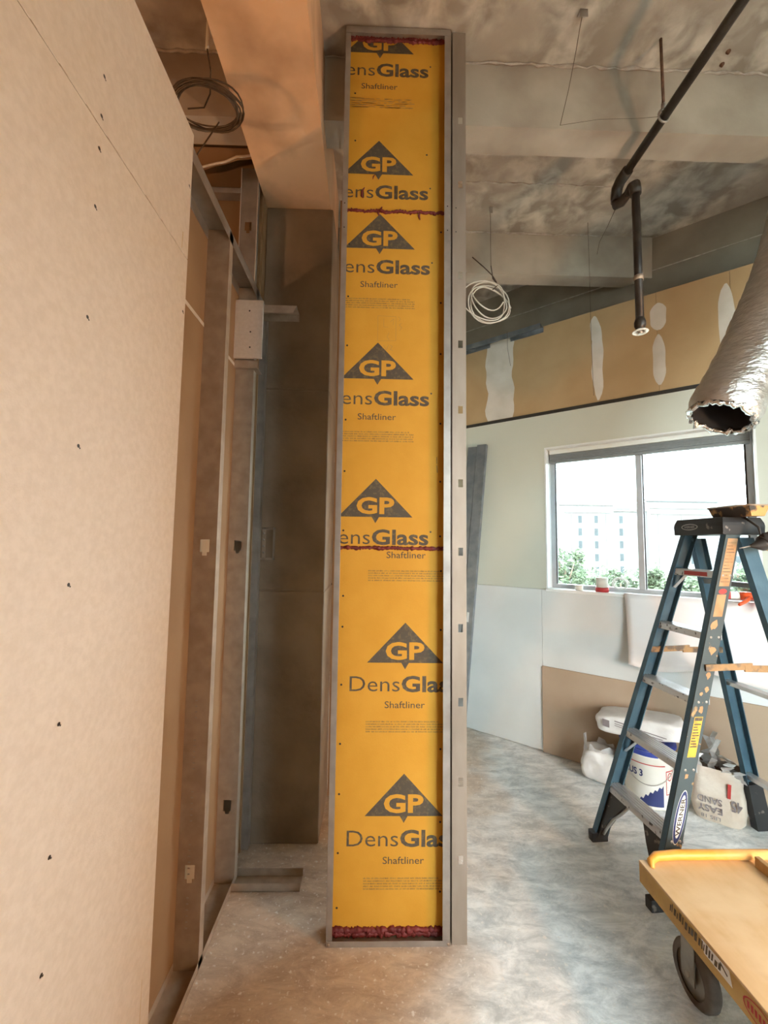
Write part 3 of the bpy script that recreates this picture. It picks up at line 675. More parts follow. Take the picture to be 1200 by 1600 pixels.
# ================================================================ STEPLADDER
LX,LY,LYAW = 1.219,2.173,-1.498
LU = Vector((math.cos(LYAW),math.sin(LYAW))); LV = Vector((-math.sin(LYAW),math.cos(LYAW)))
def LT(u,v,z): return (LX+LU.x*u+LV.x*v, LY+LU.y*u+LV.y*v, z)
lad = empty('stepladder',LT(0,.5,0),label='blue fibreglass stepladder with metal steps spattered with mud',category='ladder')
ZT = 1.68; DF = .53*ZT/1.661
def wf(z): return .232+(.139-.232)*z/1.661
def vf(z): return .53*z/1.661
def wr_(z): return .245+(.150-.245)*z/1.661
def vr(z): return 1.07+(.66-1.07)*z/1.661
RW = .078; FL = .028; TK = .005
def rail(side,wfun,vfun,dirv,z0,z1,name,front=True):
    """C channel: web outside, flanges turned in; dirv +1 = depth runs toward the ladder centre"""
    for_web = B(); fl = B()
    def sec(o0,o1,d0_,d1_,bb):
        vs = []
        for z in (z0,z1):
            w = wfun(z); v = vfun(z)
            for d in (d0_,d1_):
                for o in (o0,o1): vs.append(LT(side*(w+o),v+dirv*d,z))
        bb.add(vs,[(0,2,3,1),(4,5,7,6),(0,1,5,4),(2,6,7,3),(0,4,6,2),(1,3,7,5)])
    sec(.000,TK,0,RW,for_web)
    sec(-FL,.000,0,TK,fl); sec(-FL,.000,RW-TK,RW,fl)
    r = fl.build(name,'ladder_blue',lad); for_web.build('rail_web','ladder_blue_web' if (front and side>0) else 'ladder_blue',r); return r
fr = {}
for s in (-1,1): fr[s] = rail(s,wf,vf,1,.02,ZT-.01,'front_rail')
for s in (-1,1): rail(s,wr_,vr,-1,.05,ZT-.04,'rear_rail',False)
for k in range(1,6):
    z = .294*k; w = wf(z)-.001; v = vf(z)
    b = B(); b.box(-w,w,v+.004,v+.085,z-.004,z,LT); b.box(-w,w,v+.004,v+.007,z-.034,z-.004,LT); b.box(-w,w,v+.080,v+.083,z-.034,z-.004,LT)
    for q in range(5): b.box(-w,w,v+.010+q*.016,v+.014+q*.016,z,z+.0022,LT)
    st = b.build('step','step_alu',lad)
    b = B(); b.box(-w+.002,w-.002,v+.0015,v+.0035,z-.033,z-.002,LT); b.build('step_nosing','step_spots',st)
    if k == 5:
        b = B(); b.box(-.06,.085,v+.0003,v+.0012,z-.028,z-.007,LT); b.build('red_sticker','red_ink',st)
    for s in (-1,1):
        for dv in (.02,.06):
            b = B(); b.lathe([(0,.003),(.006,.002),(.007,0)],(0,0,0),8,lambda x,y,h,z=z,s=s,dv=dv:LT(s*(wf(z)+TK+h),vf(z)+dv+x,z-.018+y)); b.build('rivet','galvanised',fr[s])
# knee braces under the first, second and top step
def strut(p,q,w,t,m,name,parent=lad):
    b = B(); a = Vector(p); c = Vector(q); d = (c-a).normalized(); n = d.cross(Vector((LU.x,LU.y,0)))
    n = n.normalized() if n.length > .1 else d.orthogonal().normalized(); o = d.cross(n).normalized()
    vs = [pt+n*sn*w/2+o*so*t/2 for pt in (a,c) for sn in (-1,1) for so in (-1,1)]
    b.add(vs,[(0,1,3,2),(4,6,7,5),(0,4,5,1),(2,3,7,6),(0,2,6,4),(1,5,7,3)]); return b.build(name,m,parent)
for k,dz,du in ((2,.10,.075),(5,.085,.06)):
    for s in (-1,1):
        z = .294*k; strut(LT(s*(wf(z)-du),vf(z)+.04,z-.03),LT(s*(wf(z-dz)-.006),vf(z-dz)+.04,z-dz-.02),.016,.004,'step_alu','knee_brace')
# shaped black boots with curved gusset under the first step
for s in (-1,1):
    pts = []; z1 = .262; 
    inner = [(wf(0)-.030,.0),(wf(0)-.040,.05),(wf(.09)-.050,.09),(wf(.15)-.075,.15),(wf(.2)-.115,.20),(wf(.25)-.155,z1)]
    outer = [(wf(z1)-.004,z1),(wf(0)+.004,0.0)]
    b = B(); b.prism([(s*u,z) for u,z in inner+outer],.012,.058,lambda u,z,h: LT(u,vf(z)+h,z)); b.build('boot_gusset','ladder_black',lad)
    b = B(); b.tube([LT(s*(u-.004),vf(z)+.034,z) for u,z in inner[1:]],.008,6); b.build('gusset_bar','step_alu',lad)
    b = B(); b.box(s*(wf(0)+.008),s*(wf(0)-.034),-.006,.084,0,.05,LT); b.build('foot','ladder_black',lad,bevel=.004)
    b = B(); vs = [LT(s*(wr_(z)+a),vr(z)+d,z) for z in (0,.26) for a in (-.034,.009) for d in ((-.086,.008) if z == 0 else (-.082,.004))]
    b.add(vs,[(0,1,3,2),(4,6,7,5),(0,4,5,1),(2,3,7,6),(0,2,6,4),(1,5,7,3)]); b.build('rear_foot','ladder_black',lad)
for z,h in ((.30,.03),(.83,.026),(1.40,.026)):
    w = wr_(z); b = B(); b.box(-w,w,vr(z)-.06,vr(z)-.03,z-h/2,z+h/2,LT); b.box(-w,w,vr(z)-.075,vr(z)-.06,z+h/2-.003,z+h/2,LT); b.build('rear_brace','step_alu' if z<1 else 'blind_grey',lad)
for s in (-1,1):
    z = 1.02; o = .012; off = s*(wf(z)+o) if s>0 else s*(wf(z)-.006)
    offr = s*(wr_(z)+o) if s>0 else s*(wr_(z)-.006)
    pm = ((vf(z)+.01+vr(z)-.03)/2)
    for a,c,nm in (((off,vf(z)+.02,z),((off+offr)/2,pm+.02,z+.006),'spreader'),(((off+offr)/2,pm-.02,z-.004),(offr,vr(z)-.03,z-.01),'spreader')):
        strut(LT(*a),LT(*c),.030,.008,'spreader_mud',nm)
# top cap
b = B(); wt = wf(ZT)+.014
def cap_ring(e,z): return [LT(u,v,z) for u,v in ((-wt-e,DF-.03-e),(wt+e,DF-.03-e),(wt+e,DF+.19+e),(-wt-e,DF+.19+e))]
lv = [(0.004,1.655),(.006,1.70),(.004,1.715),(-.006,1.742)]
vs = sum([cap_ring(e,z) for e,z in lv],[]); fs = [(0,3,2,1),(12,13,14,15)]+[(i*4+j,i*4+(j+1)%4,(i+1)*4+(j+1)%4,(i+1)*4+j) for i in range(3) for j in range(4)]
b.add(vs,fs); capo = b.build('top_cap','ladder_black',lad,bevel=.003)
def capf(u,z): return LT(u,DF-.0382,z)
b = B(); ring = []
o = ellipse(.055,.017,28,(-.045,1.698)); i_ = ellipse(.048,.0125,28,(-.045,1.698)); b.add([capf(*q) for q in o+i_],[(k,(k+1)%28,28+(k+1)%28,28+k) for k in range(28)]); b.build('oval_emblem','galvanised',capo)
b = B(); P2(b,fit_text('WERNER',-.080,-.010,1.692,1.704,.01),capf); b.build('emblem_lettering','galvanised',capo)
# prints on the near rail
def rw(d,z,lift=.0008): return LT(wf(z)+TK+lift,vf(z)+d,z)
def patch(poly,name,m,lift=.0008):
    b = B(); b.add([rw(d,z,lift) for d,z in poly],[tuple(range(len(poly)))]); return b.build(name,m,fr[1])
patch([(.014,1.40),(.068,1.40),(.068,1.635),(.014,1.635)],'paper_label','orange_paper')
patch([(.014,1.255),(.062,1.255),(.062,1.36),(.014,1.36)],'paper_label','orange_paper')
patch(ellipse(.022,.013,20,(.04,1.375)),'red_oval_mark','red_ink',.0010)
for k in range(13): patch([(.018,1.42+k*.016),(.064-(k%3)*.008,1.42+k*.016),(.064-(k%3)*.008,1.4235+k*.016),(.018,1.4235+k*.016)],'label_lines','spreader_mud',.0012)
yl = [(.020,.625),(.062,.625),(.062,.80),(.020,.80)]; patch(yl,'warning_label','yellow_label')
patch([(.022,.782),(.060,.782),(.060,.797),(.022,.797)],'warning_header','black_ink',.0012)
for k in range(9): patch([(.024,.668+k*.012),(.058-(k%4)*.005,.668+k*.012),(.058-(k%4)*.005,.673+k*.012),(.024,.673+k*.012)],'warning_lines','black_ink',.0012)
cz = .375
patch(ellipse(.026,.112,32,(.043,cz)),'badge_border','label_white',.0006)
patch(ellipse(.0245,.108,32,(.043,cz)),'badge_navy','navy',.0010)
patch(ellipse(.016,.088,32,(.043,cz+.003)),'badge_field','label_white',.0014)
tv,tf = fit_text('WERNER',cz-.076,cz+.080,-.0105,.0105,.025)
b = B(); b.add([rw(.043-y,x,.0019) for x,y in tv],tf); b.build('badge_lettering','black_ink',fr[1])
for (d,z,a) in ((.03,1.215,.02),(.045,1.10,.017),(.05,.985,.014),(.055,.92,.012),(.03,.90,.008),(.045,.83,.013),(.035,.545,.010)):
    rnd = random.Random(int(z*1000)); patch([(d+a*rnd.uniform(.6,1.2)*math.cos(2*PI*i/11),z+1.3*a*rnd.uniform(.5,1.2)*math.sin(2*PI*i/11)) for i in range(11)],'mud_spot','orange_paper')

# mud pan on the cap and screw gun hung at its near end
mp = empty('mud_pan',LT(.12,DF+.08,1.742),label='dark mud pan with orange lamp light in its colour on the ladder top',category='pan')
b = B(); z0 = 1.743
lo = [(.03,DF+.035),(.24,DF+.035),(.24,DF+.105),(.03,DF+.105)]; hi = [(.02,DF+.015),(.25,DF+.015),(.25,DF+.125),(.02,DF+.125)]
hi2 = [(.024,DF+.019),(.246,DF+.019),(.246,DF+.121),(.024,DF+.121)]; lo2 = [(.034,DF+.039),(.236,DF+.039),(.236,DF+.101),(.034,DF+.101)]
vs = [LT(u,v,z0) for u,v in lo]+[LT(u,v,z0+.052) for u,v in hi]+[LT(u,v,z0+.052) for u,v in hi2]+[LT(u,v,z0+.006) for u,v in lo2]
b.add(vs,[(0,3,2,1)]+[(i,(i+1)%4,4+(i+1)%4,4+i) for i in range(4)]+[(4+i,4+(i+1)%4,8+(i+1)%4,8+i) for i in range(4)]+[(8+i,8+(i+1)%4,12+(i+1)%4,12+i) for i in range(4)]+[(12,13,14,15)]); b.build('tray','dark_orange_lit',mp)
b = B(); b.tube([LT(u,v,z0+.052) for u,v in hi],.004,6,closed=True); b.build('rim','galvanised_dull',mp)
sg = empty('screw_gun',(1.86,1.98,1.60),label='black screw gun with an orange highlight in its colour hung beside the ladder top',category='power tool')
b = B(); ax = [(1.800,1.985,1.598),(1.82,1.983,1.60),(1.850,1.980,1.606),(1.862,1.978,1.612)]; b.tube(ax,[.006,.014,.032,.036],14); b.build('nose_cone','black_pipe',sg)
b = B(); b.tube([(1.752,1.99,1.586),(1.805,1.984,1.599)],.003,6); b.build('bit','galvanised',sg)
b = B(); b.tube([(1.855,1.978,1.610),(1.875,1.977,1.618),(1.93,1.975,1.634),(1.99,1.972,1.650),(2.03,1.97,1.660)],[.036,.044,.046,.045,.030],16); b.build('motor_body','dark_orange_lit',sg)
b = B(); b.tube([(1.985,1.972,1.640),(2.0,1.970,1.58),(2.008,1.97,1.52),(2.012,1.97,1.47)],[.024,.021,.021,.026],12); b.build('grip','black_pipe',sg)
b = B(); b.tube([(1.86,1.985,1.64),(1.86,2.00,1.69),(1.855,2.03,1.715),(1.85,2.07,1.7445)],.006,8); b.build('hook','black_pipe',sg)

# ================================================================ ON THE SILL AND UNDER THE WINDOW
def roll(name,s,q,z,r,h,ri,m,label,cat='tape'):
    c = W(s,q,z); b = B(); b.lathe([(ri,0),(r,0),(r,h),(ri,h),(ri,0)],c,24); return b.build(name,m,label=label,category=cat,loc=c)
zs = 1.2545
roll('tape_roll',.925,-.03,zs,.028,.038,.016,'tape_white','small white tape roll alone at the left of the sill')
roll('tape_roll',1.085,-.03,zs,.045,.032,.025,'tape_red','red tape roll on the sill under the white roll')
roll('tape_roll',1.085,-.03,zs+.0325,.040,.070,.02,'tape_white','white tape roll stacked on the red roll','tape')
c = W(1.20,-.06,zs+.055)
cp = empty('plastic_coil',W(1.20,-.06,zs),label='tangle of clear plastic strapping on the sill beside the red tape roll',category='strapping')
b = B(); path = []
for k in range(5):
    rr = random.uniform(.042,.062)
    for i in range(20):
        a = 2*PI*i/20+k; p = Vector(W(1.20+rr*math.cos(a)*(1.1),-.06+.012*(k-2)+.01*math.sin(a),zs+.006+.060+rr*.92*math.sin(a))); path.append(p)
for _ in range(2): path = [path[0]]+[(path[i-1]+path[i]*2+path[i+1])/4 for i in range(1,len(path)-1)]+[path[-1]]
b.tube(path,.0035,6); b.build('strap','clear_plastic',cp)
# paper sheet folded over the sill
b = B(); ns, nz = 24, 16; vs = []
for i in range(ns+1):
    s = 1.235+i/ns*(2.12-1.235)
    for j in range(nz+1):
        t = j/nz
        if t < .2: q = -.05+(.085)*t/.2; z = zs+.003+.004*math.sin(i*1.3)*t
        else:
            w_ = (t-.2)/.8; z = zs-.004-w_*(.455+.02*math.sin(i*.4)); q = .035+.055*w_**1.6+.008*math.sin(i*.9+w_*2)*w_
            if w_ > .85: q += (w_-.85)*.22
        vs.append(W(s+.03*(t if t>.2 else 0)*(1-i/ns),q,z))
b.add(vs,[(i*(nz+1)+j,(i+1)*(nz+1)+j,(i+1)*(nz+1)+j+1,i*(nz+1)+j+1) for i in range(ns) for j in range(nz)],True)
o = b.build('paper_sheet','paper_sheet',label='white paper sheet hanging over the window sill behind the ladder',category='paper'); md = o.modifiers.new('thick','SOLIDIFY'); md.thickness = .0015
# caulking gun lying on the sill
cg = empty('caulking_gun',W(1.88,-.0,zs),label='orange caulking gun lying on the sill at the right edge',category='caulking gun')
def CG(a,q,h): return W(1.775+a,-.0+q,zs+.038+h)
b = B(); b.tube([CG(-.02,0,0),CG(.10,0,0)],.024,14); b.build('sealant_tube','label_white',cg)
b = B(); b.tube([CG(.01,0,0),CG(.05,0,0)],.0245,14); b.build('tube_band','red_ink',cg)
b = B(); b.tube([CG(-.02,0,0),CG(-.05,0,-.002),CG(-.09,0,-.004)],[.012,.007,.003],8); b.build('nozzle','label_white',cg)
b = B(); b.tube([CG(.095,0,0),CG(.13,0,.002),CG(.17,0,.002),CG(.20,0,.0)],[.027,.026,.022,.014],12); b.build('frame','caulk_orange',cg)
b = B(); b.tube([CG(.14,.02,-.005),CG(.115,.07,-.028),CG(.085,.11,-.045)],[.012,.011,.008],8); b.build('trigger','caulk_orange',cg)
b = B(); b.tube([CG(.17,.02,-.005),CG(.18,.07,-.035),CG(.195,.11,-.075)],[.014,.013,.010],8); b.build('handle','caulk_orange',cg)
b = B(); b.tube([CG(.19,0,0),CG(.32,0,.002)],.004,6); b.build('plunger_rod','galvanised',cg)

# ---------------- leaning metal studs
def leaning(s_top,s_bot,q_top,q_bot,zt,wid,label,m):
    a = Vector(W(s_bot,q_bot,0)); c = Vector(W(s_top,q_top,zt)); d = (c-a).normalized(); e = Vector((WD.x,WD.y,0)); e = (e-d*e.dot(d)).normalized(); n = e.cross(d).normalized()
    if n.dot(Vector((WN.x,WN.y,0))) < 0: n = -n
    L = (c-a).length
    def T(x,y,z): return a+e*x+n*y+d*z
    root = empty('steel_stud',a,label=label,category='stud',group='studs leaning by the window')
    b = B(); plate(b,0,wid,0,L,[(wid*.38,wid*.62,.95,1.03)],lambda x,h,z:T(x,.035+h,z),.0015); b.build('web',m,root)
    b = B(); b.box(0,.0015,0,.035,0,L,T); b.box(0,.010,0,.0015,0,L,T); b.build('flange',m,root)
    b = B(); b.box(wid-.0015,wid,0,.035,0,L,T); b.box(wid-.010,wid,0,.0015,0,L,T); b.build('flange',m,root)
leaning(.13,.02,.03,.26,2.47,.085,'grey steel stud leaning on the pale wall, nearer the window','blue_grey_steel')
leaning(.042,-.075,.03,.26,2.46,.084,'grey steel stud leaning on the pale wall, next to the shaft wall','blue_grey_steel')

# ================================================================ BUCKET AND BAGS
BC = (1.765,2.765)
bk = empty('compound_bucket',(BC[0],BC[1],0),label='white joint compound bucket with blue and red print behind the ladder',category='bucket')
def br_(z): return .122+.026*z/.36
b = B(); b.lathe([(0,0),(.122,0),(.124,.01),(br_(.30),.30),(br_(.30)+.006,.305),(br_(.32)+.006,.315),(br_(.33),.325),(br_(.36),.36)],(BC[0],BC[1],.0),40); b.build('body','bucket_white',bk)
b = B(); b.lathe([(0,.372),(.10,.372),(.135,.368),(.156,.37),(.158,.352),(.152,.345)],(BC[0],BC[1],.0),40); b.build('lid','bucket_blue',bk)
ang0 = math.atan2(-BC[1],-BC[0]-.1)
def onb(x,z,l=.0012): 
    r = br_(z)+l; a = ang0+x/r; return (BC[0]+r*math.cos(a),BC[1]+r*math.sin(a),z)
def bandpoly(x0,x1,z0,z1,name,m,l=.0012):
    b = B(); n = max(2,int((x1-x0)/.012)); vs = [onb(x0+(x1-x0)*i/n,z,l) for i in range(n+1) for z in (z0,z1)]; b.add(vs,[(2*i,2*i+2,2*i+3,2*i+1) for i in range(n)],True); return b.build(name,m,bk)
bandpoly(-.18,.10,.262,.268,'red_stripe','red_ink'); bandpoly(-.18,.06,.315,.345,'blue_band','bucket_blue',.008)
tv,tf = fit_text('PLUS 3',-.15,-.025,.185,.228,.03)
b = B(); b.add([onb(x,z,.0016) for x,z in tv],tf); b.build('product_lettering','navy',bk)
b = B(); hs = [.035,.06,.055,.085,.078,.105,.098,.122,.115,.140,.132,.150]
vs = []
for k,h in enumerate(hs): vs += [onb(-.05+k*.0125,.02,.0016),onb(-.05+k*.0125,h,.0016)]
b.add(vs,[(2*k,2*k+2,2*k+3,2*k+1) for k in range(len(hs)-1)]); b.build('blue_mountains','navy',bk)
bandpoly(.105,.165,.09,.235,'red_panel_border','red_ink',.0012); bandpoly(.110,.160,.096,.229,'red_panel','bucket_white',.0016)
b = B()
for k in range(6): 
    z = .105+k*.011; b.add([onb(x,zz,.0019) for x,zz in ((.114,z),(.155-(k%2)*.008,z),(.155-(k%2)*.008,z+.005),(.114,z+.005))],[(0,1,2,3)])
o_ = ellipse(.019,.026,20,(.135,.198)); i2 = ellipse(.013,.019,20,(.135,.198)); b.add([onb(x,z,.0019) for x,z in o_+i2],[(k,(k+1)%20,20+(k+1)%20,20+k) for k in range(20)])
b.build('warning_symbol','red_ink',bk)
b = B(); b.tube([onb(-.19+.016*i,.255-.11*math.sin(PI*i/24),.006) for i in range(25)],.0025,6); b.build('bail_handle','galvanised',bk)

def bag(name,c,size,rot,m,label,seed,crumple=.012,flat=4.0,tilt=(0,0)):
    """pillow shaped paper sack: rounded box with creases"""
    root = empty(name,c,label=label,category='bag')
    bm = bmesh.new(); bmesh.ops.create_cube(bm,size=2); bmesh.ops.subdivide_edges(bm,edges=bm.edges[:],cuts=11,use_grid_fill=True)
    R = Matrix.Rotation(rot,3,'Z') @ Matrix.Rotation(tilt[0],3,'X') @ Matrix.Rotation(tilt[1],3,'Y'); vs = []; idx = {}
    for v in bm.verts:
        p = v.co; k = (abs(p.x)**flat+abs(p.y)**flat+abs(p.z)**flat)**(1/flat); q = p/k
        # ends of the sack pinch flat
        q = Vector((q.x,q.y,q.z*(1-.22*abs(q.x)**3)))
        q = Vector((q.x*size[0]/2,q.y*size[1]/2,q.z*size[2]/2))
        nn = noise.noise(q*14+Vector((seed,0,0)))*crumple+abs(noise.noise(q*30+Vector((0,seed,0))))*crumple*.7
        q = q+q.normalized()*nn; v.co = R@q
    zmin = min(v.co.z for v in bm.verts)
    bm.verts.index_update()
    vs = [(v.co.x+c[0],v.co.y+c[1],v.co.z-zmin+c[2]) for v in bm.verts]; fs = [tuple(v.index for v in f.verts) for f in bm.faces]; bm.free()
    b = B(); b.add(vs,fs,True); b.build('sack',m,root); return root
wa = math.atan2(WD.y,WD.x)
bc = W(1.325,.195,.374)
b1 = bag('powder_bag',bc,(.47,.24,.115),wa,'bag_paper','full white paper bag lying across the top of the bucket',2,.009,10,(0,-.10))
def onbag(x,z): return W(1.325+x,.195+.133,.374+.0585+z-x*.10)
for (x,w,h,z0,nm,m_) in ((-.19,.04,.045,-.03,'end_label','bag_ink'),(-.12,.12,.006,.02,'print_line','bag_ink'),(-.12,.10,.004,.006,'print_line','bag_ink'),(-.12,.13,.004,-.006,'print_line','bag_ink'),(.04,.12,.005,.015,'print_line','bag_ink'),(.04,.10,.004,.0,'print_line','bag_ink'),(.04,.11,.004,-.012,'print_line','bag_ink')):
    b = B(); b.add([onbag(a,c) for a,c in ((x,z0),(x+w,z0),(x+w,z0+h),(x,z0+h))],[(0,1,2,3)]); b.build(nm,m_,b1)
bl_c = W(1.085,.17,0)
b2 = bag('powder_bag',bl_c,(.21,.17,.20),wa+.1,'bag_paper','half empty crumpled bag on the floor left of the bucket',5,.018,9,(0,0))
b = B(); cc_ = Vector((bl_c[0],bl_c[1],.195))
ringv = []
for j in range(26):
    a = 2*PI*j/26; p = Vector((math.cos(a)*.098,math.sin(a)*.075,0)); p.rotate(Matrix.Rotation(wa+.1,3,'Z')); ringv.append(cc_+p)
up_ = [v+Vector((random.uniform(-.015,.015),random.uniform(-.015,.015),.035+random.uniform(-.03,.035)+(.04 if j in (12,13,14) else 0))) for j,v in enumerate(ringv)]
b.add([v-Vector((0,0,.03)) for v in ringv]+up_,[(j,(j+1)%26,26+(j+1)%26,26+j) for j in range(26)],True); b.build('torn_collar','bag_lining',b2)
br_c = W(1.715,.165,0)
b3 = empty('powder_bag',br_c,label='upside down setting compound bag torn open right of the ladder rail',category='bag')
# standing sack: lofted rounded rectangle, open at the top
def loft(levels,n=40,seed=1,amp=.008):
    vs = []
    for z,hx,hy,sx,sy in levels:
        for j in range(n):
            a = 2*PI*j/n; c_,s_ = math.cos(a),math.sin(a); e = .45
            x = hx*math.copysign(abs(c_)**e,c_)+sx; y = hy*math.copysign(abs(s_)**e,s_)+sy
            k = noise.noise(Vector((x*16+seed,y*16,z*16)))*amp+noise.noise(Vector((x*40,y*40+seed,z*30)))*amp*.5
            x += k; y += k; vs.append(W(1.715+x,.165-y,z))
    return vs,[(i*n+j,i*n+(j+1)%n,(i+1)*n+(j+1)%n,(i+1)*n+j) for i in range(len(levels)-1) for j in range(n)]
lv = [(.0,.105,.080,0,0),(.02,.122,.092,0,0),(.08,.128,.096,0,0),(.15,.126,.094,.002,0),(.22,.124,.090,.004,0),(.27,.122,.086,.005,0),(.30,.118,.080,.005,0)]
v_,f_ = loft(lv); b = B(); b.add(v_,f_,True); b.add(v_[:40],[tuple(range(40))]); b.build('sack','bag_paper_warm',b3)
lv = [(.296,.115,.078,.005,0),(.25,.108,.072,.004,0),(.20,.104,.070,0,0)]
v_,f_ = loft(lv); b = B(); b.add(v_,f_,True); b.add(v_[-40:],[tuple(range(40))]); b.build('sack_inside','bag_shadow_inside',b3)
b = B()
for k in range(11):
    x = -.10+k*.02+random.uniform(-.01,.01); y = random.choice((-.07,.07,.03,-.02)); z = .26; path = []
    h = random.uniform(.06,.12)+(.10 if k in (3,4,5) else 0)
    w_ = random.uniform(.03,.06); vs = []
    for i in range(6):
        t = i/5; ox = random.uniform(-.012,.012)+.03*t*random.uniform(-1,1)
        for sgn in (-1,1): vs.append(W(1.715+x+sgn*w_/2*(1-.35*t)+ox,.165-y+random.uniform(-.012,.012)+.03*t,z+h*t+random.uniform(-.006,.006)))
    b.add(vs,[(2*i,2*i+1,2*i+3,2*i+2) for i in range(5)])
b.build('torn_flaps','bag_lining',b3)
def onb3(x,z): return W(1.715+x,.165+.102,z)
def updown(s,x0,x1,z0,z1,bold=.02):
    v,f = fit_text(s,x0,x1,z0,z1,bold); cx=(x0+x1)/2; cz_=(z0+z1)/2
    return [(2*cx-x,2*cz_-z) for x,z in v],f
b = B(); P2(b,updown('EASY',-.095,.02,.060,.098),onb3); P2(b,updown('SAND',-.095,.02,.108,.146),onb3); b.build('product_lettering','bag_ink',b3)
b = B(); P2(b,updown('45',.06,.11,.10,.16,.03),onb3); b.build('grade_lettering','bag_ink',b3)
b = B(); P2(b,updown('LBS 18',-.08,.01,.025,.045,.01),onb3); b.build('weight_lettering','bag_ink',b3)
b = B(); b.add([onb3(x,z) for x,z in ((.045,.165),(.060,.165),(.066,.245),(.050,.245))],[(0,1,2,3)]); b.build('red_bar','red_ink',b3)

# ================================================================ PLATFORM CART
ct = empty('platform_cart',(1.38,1.5,0),label='plywood platform cart with orange tube handle in the right foreground',category='cart')
DZ = .315; CX0,CX1,CY0,CY1 = 1.098,1.74,.55,1.80
b = B(); b.box(CX0,CX1,CY0,CY1,DZ-.008,DZ); b.build('deck_top','plywood',ct,bevel=.002)
b = B(); b.box(CX0+.001,CX1-.001,CY0,CY1,DZ-.082,DZ-.0085); b.build('deck_core','plywood_edge',ct,bevel=.002)
b = B(); b.tube([(CX0+.028,CY1-.045,DZ-.004),(CX0+.038,CY1-.02,DZ+.008),(CX0+.07,CY1-.005,DZ+.016),(CX0+.15,CY1-.0,DZ+.018),(CX0+.4,CY1,DZ+.018),(CX1+.05,CY1,DZ+.018)],[.008,.014,.017,.0185,.0185,.0185],14); b.build('handle_tube','orange_tube',ct)
b = B(); b.box(1.545,1.565,1.50,1.76,DZ,DZ+.040); b.build('wood_cleat','wood_block',ct,bevel=.002)
def side(y,z): return (CX0-.0004,y,z)
b = B(); b.add([side(y,z) for y,z in ((1.36,DZ-.010),(1.47,DZ-.012),(1.46,DZ-.050),(1.35,DZ-.050))],[(0,1,2,3)]); b.build('white_label','label_white',ct)
rnd = random.Random(4); b = B(); y = 1.62
while y > 1.40:
    w_ = rnd.uniform(.004,.012); z = DZ-.048+rnd.uniform(0,.006); h = rnd.uniform(.020,.032)
    b.add([(CX0-.0008,yy,zz) for yy,zz in ((y,z),(y-w_,z+.002),(y-w_-.004,z+h),(y-.004,z+h))],[(0,1,2,3)]); y -= w_+rnd.uniform(.003,.007)
b.build('stencil_marks','black_ink',ct)
b = B(); b.add([(CX0-.0008,yy,zz) for yy,zz in ((1.395,DZ-.020),(1.368,DZ-.036),(1.366,DZ-.030),(1.393,DZ-.014))],[(0,1,2,3)]); b.build('label_tick','black_ink',ct)
b = B(); o_ = ellipse(.052,.027,28,(1.262,DZ-.040)); i2 = ellipse(.047,.0235,28,(1.262,DZ-.040)); b.add([(CX0-.0006,*q) for q in o_+i2],[(k,(k+1)%28,28+(k+1)%28,28+k) for k in range(28)])
for k in range(7):
    y = 1.30-k*.0125; b.add([(CX0-.0006,yy,zz) for yy,zz in ((y,DZ-.050),(y-.008,DZ-.050),(y-.008,DZ-.030),(y,DZ-.030))],[(0,1,2,3)])
b.build('oval_stamp','red_ink',ct)
def caster(x,y):
    R_ = .095; c = empty('caster',(x,y,0)); c.parent = ct; c.location = Vector((x,y,0))-world_loc(ct)
    def T(px,py,pz): return (x+pz,y+px,R_+py)
    b = B(); b.lathe([(.066,-.022),(.087,-.022),(.095,-.012),(.095,.012),(.087,.022),(.066,.022)],(0,0,0),32,T); b.build('tyre','rubber',c)
    b = B(); b.lathe([(0,-.012),(.03,-.016),(.05,-.010),(.067,-.018),(.067,.018),(.05,.010),(.03,.016),(0,.012)],(0,0,0),32,T); b.build('hub','caster_steel',c)
    b = B(); b.box(x-.03,x-.026,y-.03,y+.03,R_-.02,DZ-.084); b.box(x+.026,x+.03,y-.03,y+.03,R_-.02,DZ-.084); b.box(x-.045,x+.045,y-.05,y+.05,DZ-.088,DZ-.0825); b.build('fork','caster_steel',c)
    b = B(); b.tube([(x-.034,y,R_),(x+.034,y,R_)],.009,8); b.build('axle','galvanised',c)
for x in (CX0+.055,CX1-.055):
    for y in (1.575,.75): caster(x,y)

# ================================================================ OUTSIDE
b = B(); b.box(-200,300,-200,300,-12.2,-12); b.build('ground_outside','outside_ground',kind='structure',label='ground far below outside the window',category='ground')
hb = empty('hotel_building',(70,106,-12),label='white multi storey building across the street outside the window',category='building')
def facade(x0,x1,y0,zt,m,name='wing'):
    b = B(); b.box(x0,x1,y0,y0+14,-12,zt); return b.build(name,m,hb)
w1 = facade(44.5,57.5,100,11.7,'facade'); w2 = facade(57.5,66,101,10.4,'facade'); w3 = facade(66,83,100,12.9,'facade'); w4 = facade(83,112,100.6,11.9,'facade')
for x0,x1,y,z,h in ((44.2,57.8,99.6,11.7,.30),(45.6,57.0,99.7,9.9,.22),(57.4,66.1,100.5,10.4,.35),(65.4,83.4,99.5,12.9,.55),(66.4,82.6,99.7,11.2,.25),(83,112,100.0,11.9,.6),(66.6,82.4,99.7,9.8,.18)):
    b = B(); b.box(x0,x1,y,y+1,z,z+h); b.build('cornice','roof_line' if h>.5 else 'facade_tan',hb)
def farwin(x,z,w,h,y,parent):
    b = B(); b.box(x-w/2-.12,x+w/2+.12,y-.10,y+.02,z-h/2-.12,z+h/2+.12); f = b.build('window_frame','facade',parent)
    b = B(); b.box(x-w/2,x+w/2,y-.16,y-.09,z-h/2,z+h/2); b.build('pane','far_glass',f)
    return f
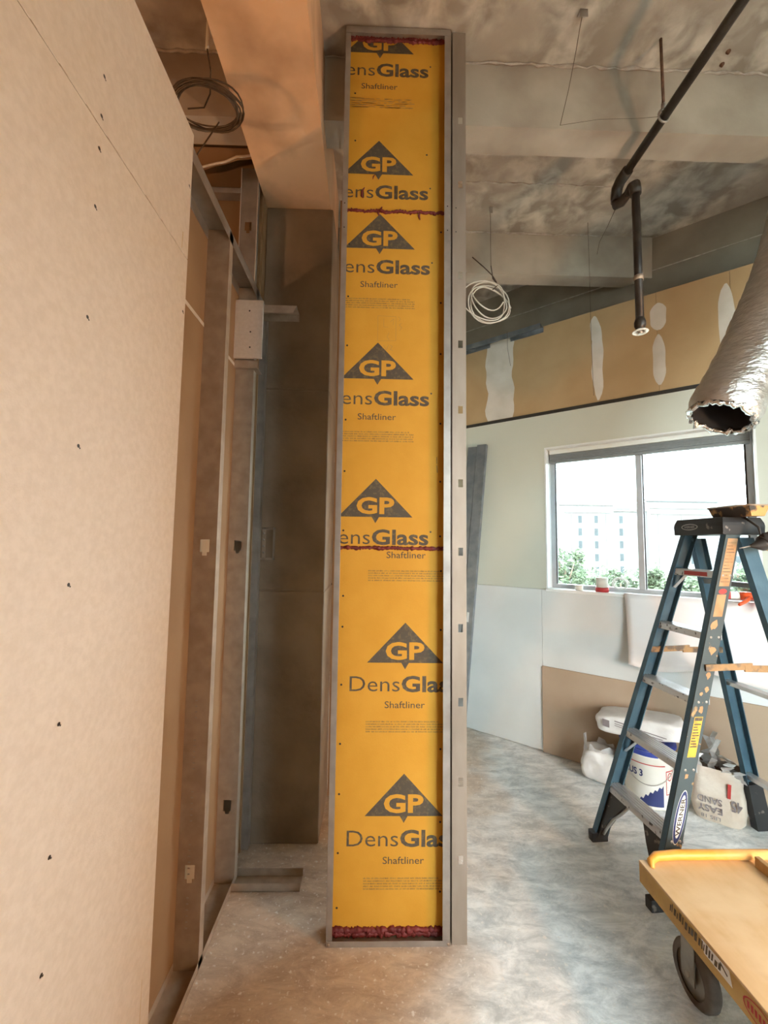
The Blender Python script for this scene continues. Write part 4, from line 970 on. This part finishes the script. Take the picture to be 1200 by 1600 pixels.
for z in (8.35,5.33,2.3,-.75,-3.8):
    for x in (49.3,53.2): farwin(x,z,.85,1.75,100,hb)
    farwin(59.85,z+.1,.85,1.75,101,hb)
for z in (2.4,-1.0,-4.2):
    for x in (76.7,78.5,88.0): farwin(x,z,1.25,2.0,100 if x<83 else 100.6,hb)
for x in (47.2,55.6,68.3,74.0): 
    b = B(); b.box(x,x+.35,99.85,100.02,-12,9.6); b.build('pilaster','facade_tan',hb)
b = B(); b.lathe([(3.2,0),(3.0,.9),(2.3,1.7),(1.2,2.2),(0,2.35)],(86.2,104,12.4),20); b.build('dome','roof_line',hb)
b = B(); b.box(60,63.5,103,105,10.7,11.4); b.build('roof_unit','roof_line',hb)
def tree(x,y,zt,r,label,seed):
    rnd = random.Random(seed); root = empty('tree',(x,y,-12),label=label,category='tree',group='trees outside the window')
    b = B(); b.tube([(x,y,-12),(x+.2,y,-8),(x-.1,y,zt-r*1.2)],[.3,.24,.1],8)
    for k in range(5): a = rnd.uniform(0,6.28); b.tube([(x,y,zt-r*2.2),(x+math.cos(a)*r*.5,y+math.sin(a)*r*.5,zt-r*.9)],[.10,.03],5)
    b.build('trunk','bark',root)
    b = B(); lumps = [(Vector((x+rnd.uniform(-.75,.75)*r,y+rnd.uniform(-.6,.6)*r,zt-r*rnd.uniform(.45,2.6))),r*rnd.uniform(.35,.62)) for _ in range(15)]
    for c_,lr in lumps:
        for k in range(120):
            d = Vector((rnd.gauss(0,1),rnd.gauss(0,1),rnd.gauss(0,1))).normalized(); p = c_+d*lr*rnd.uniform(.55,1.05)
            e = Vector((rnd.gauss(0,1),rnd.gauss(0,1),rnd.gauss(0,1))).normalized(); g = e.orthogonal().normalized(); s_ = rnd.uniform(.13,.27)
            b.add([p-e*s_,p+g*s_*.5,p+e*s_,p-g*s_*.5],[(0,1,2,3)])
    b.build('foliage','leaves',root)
for i,(x,z,r,l) in enumerate(((16.0,1.85,1.7,'tallest tree at the left edge of the window'),(18.2,.1,1.5,'tree seen behind the tape rolls on the sill'),(20.6,.05,1.5,'tree just left of the window mullion'),(23.3,.75,1.4,'tree just right of the window mullion'),(25.8,-.3,1.5,'tree seen left of the ladder top step'),(28.3,-.35,1.6,'tree seen between the ladder rails'),(31.4,1.05,1.6,'tree at the right edge of the window'))):
    k_ = (35+(i%2)*6)/35; tree(x*k_,35*k_,1.58+(z-1.58)*k_,r*k_,l,i+10)
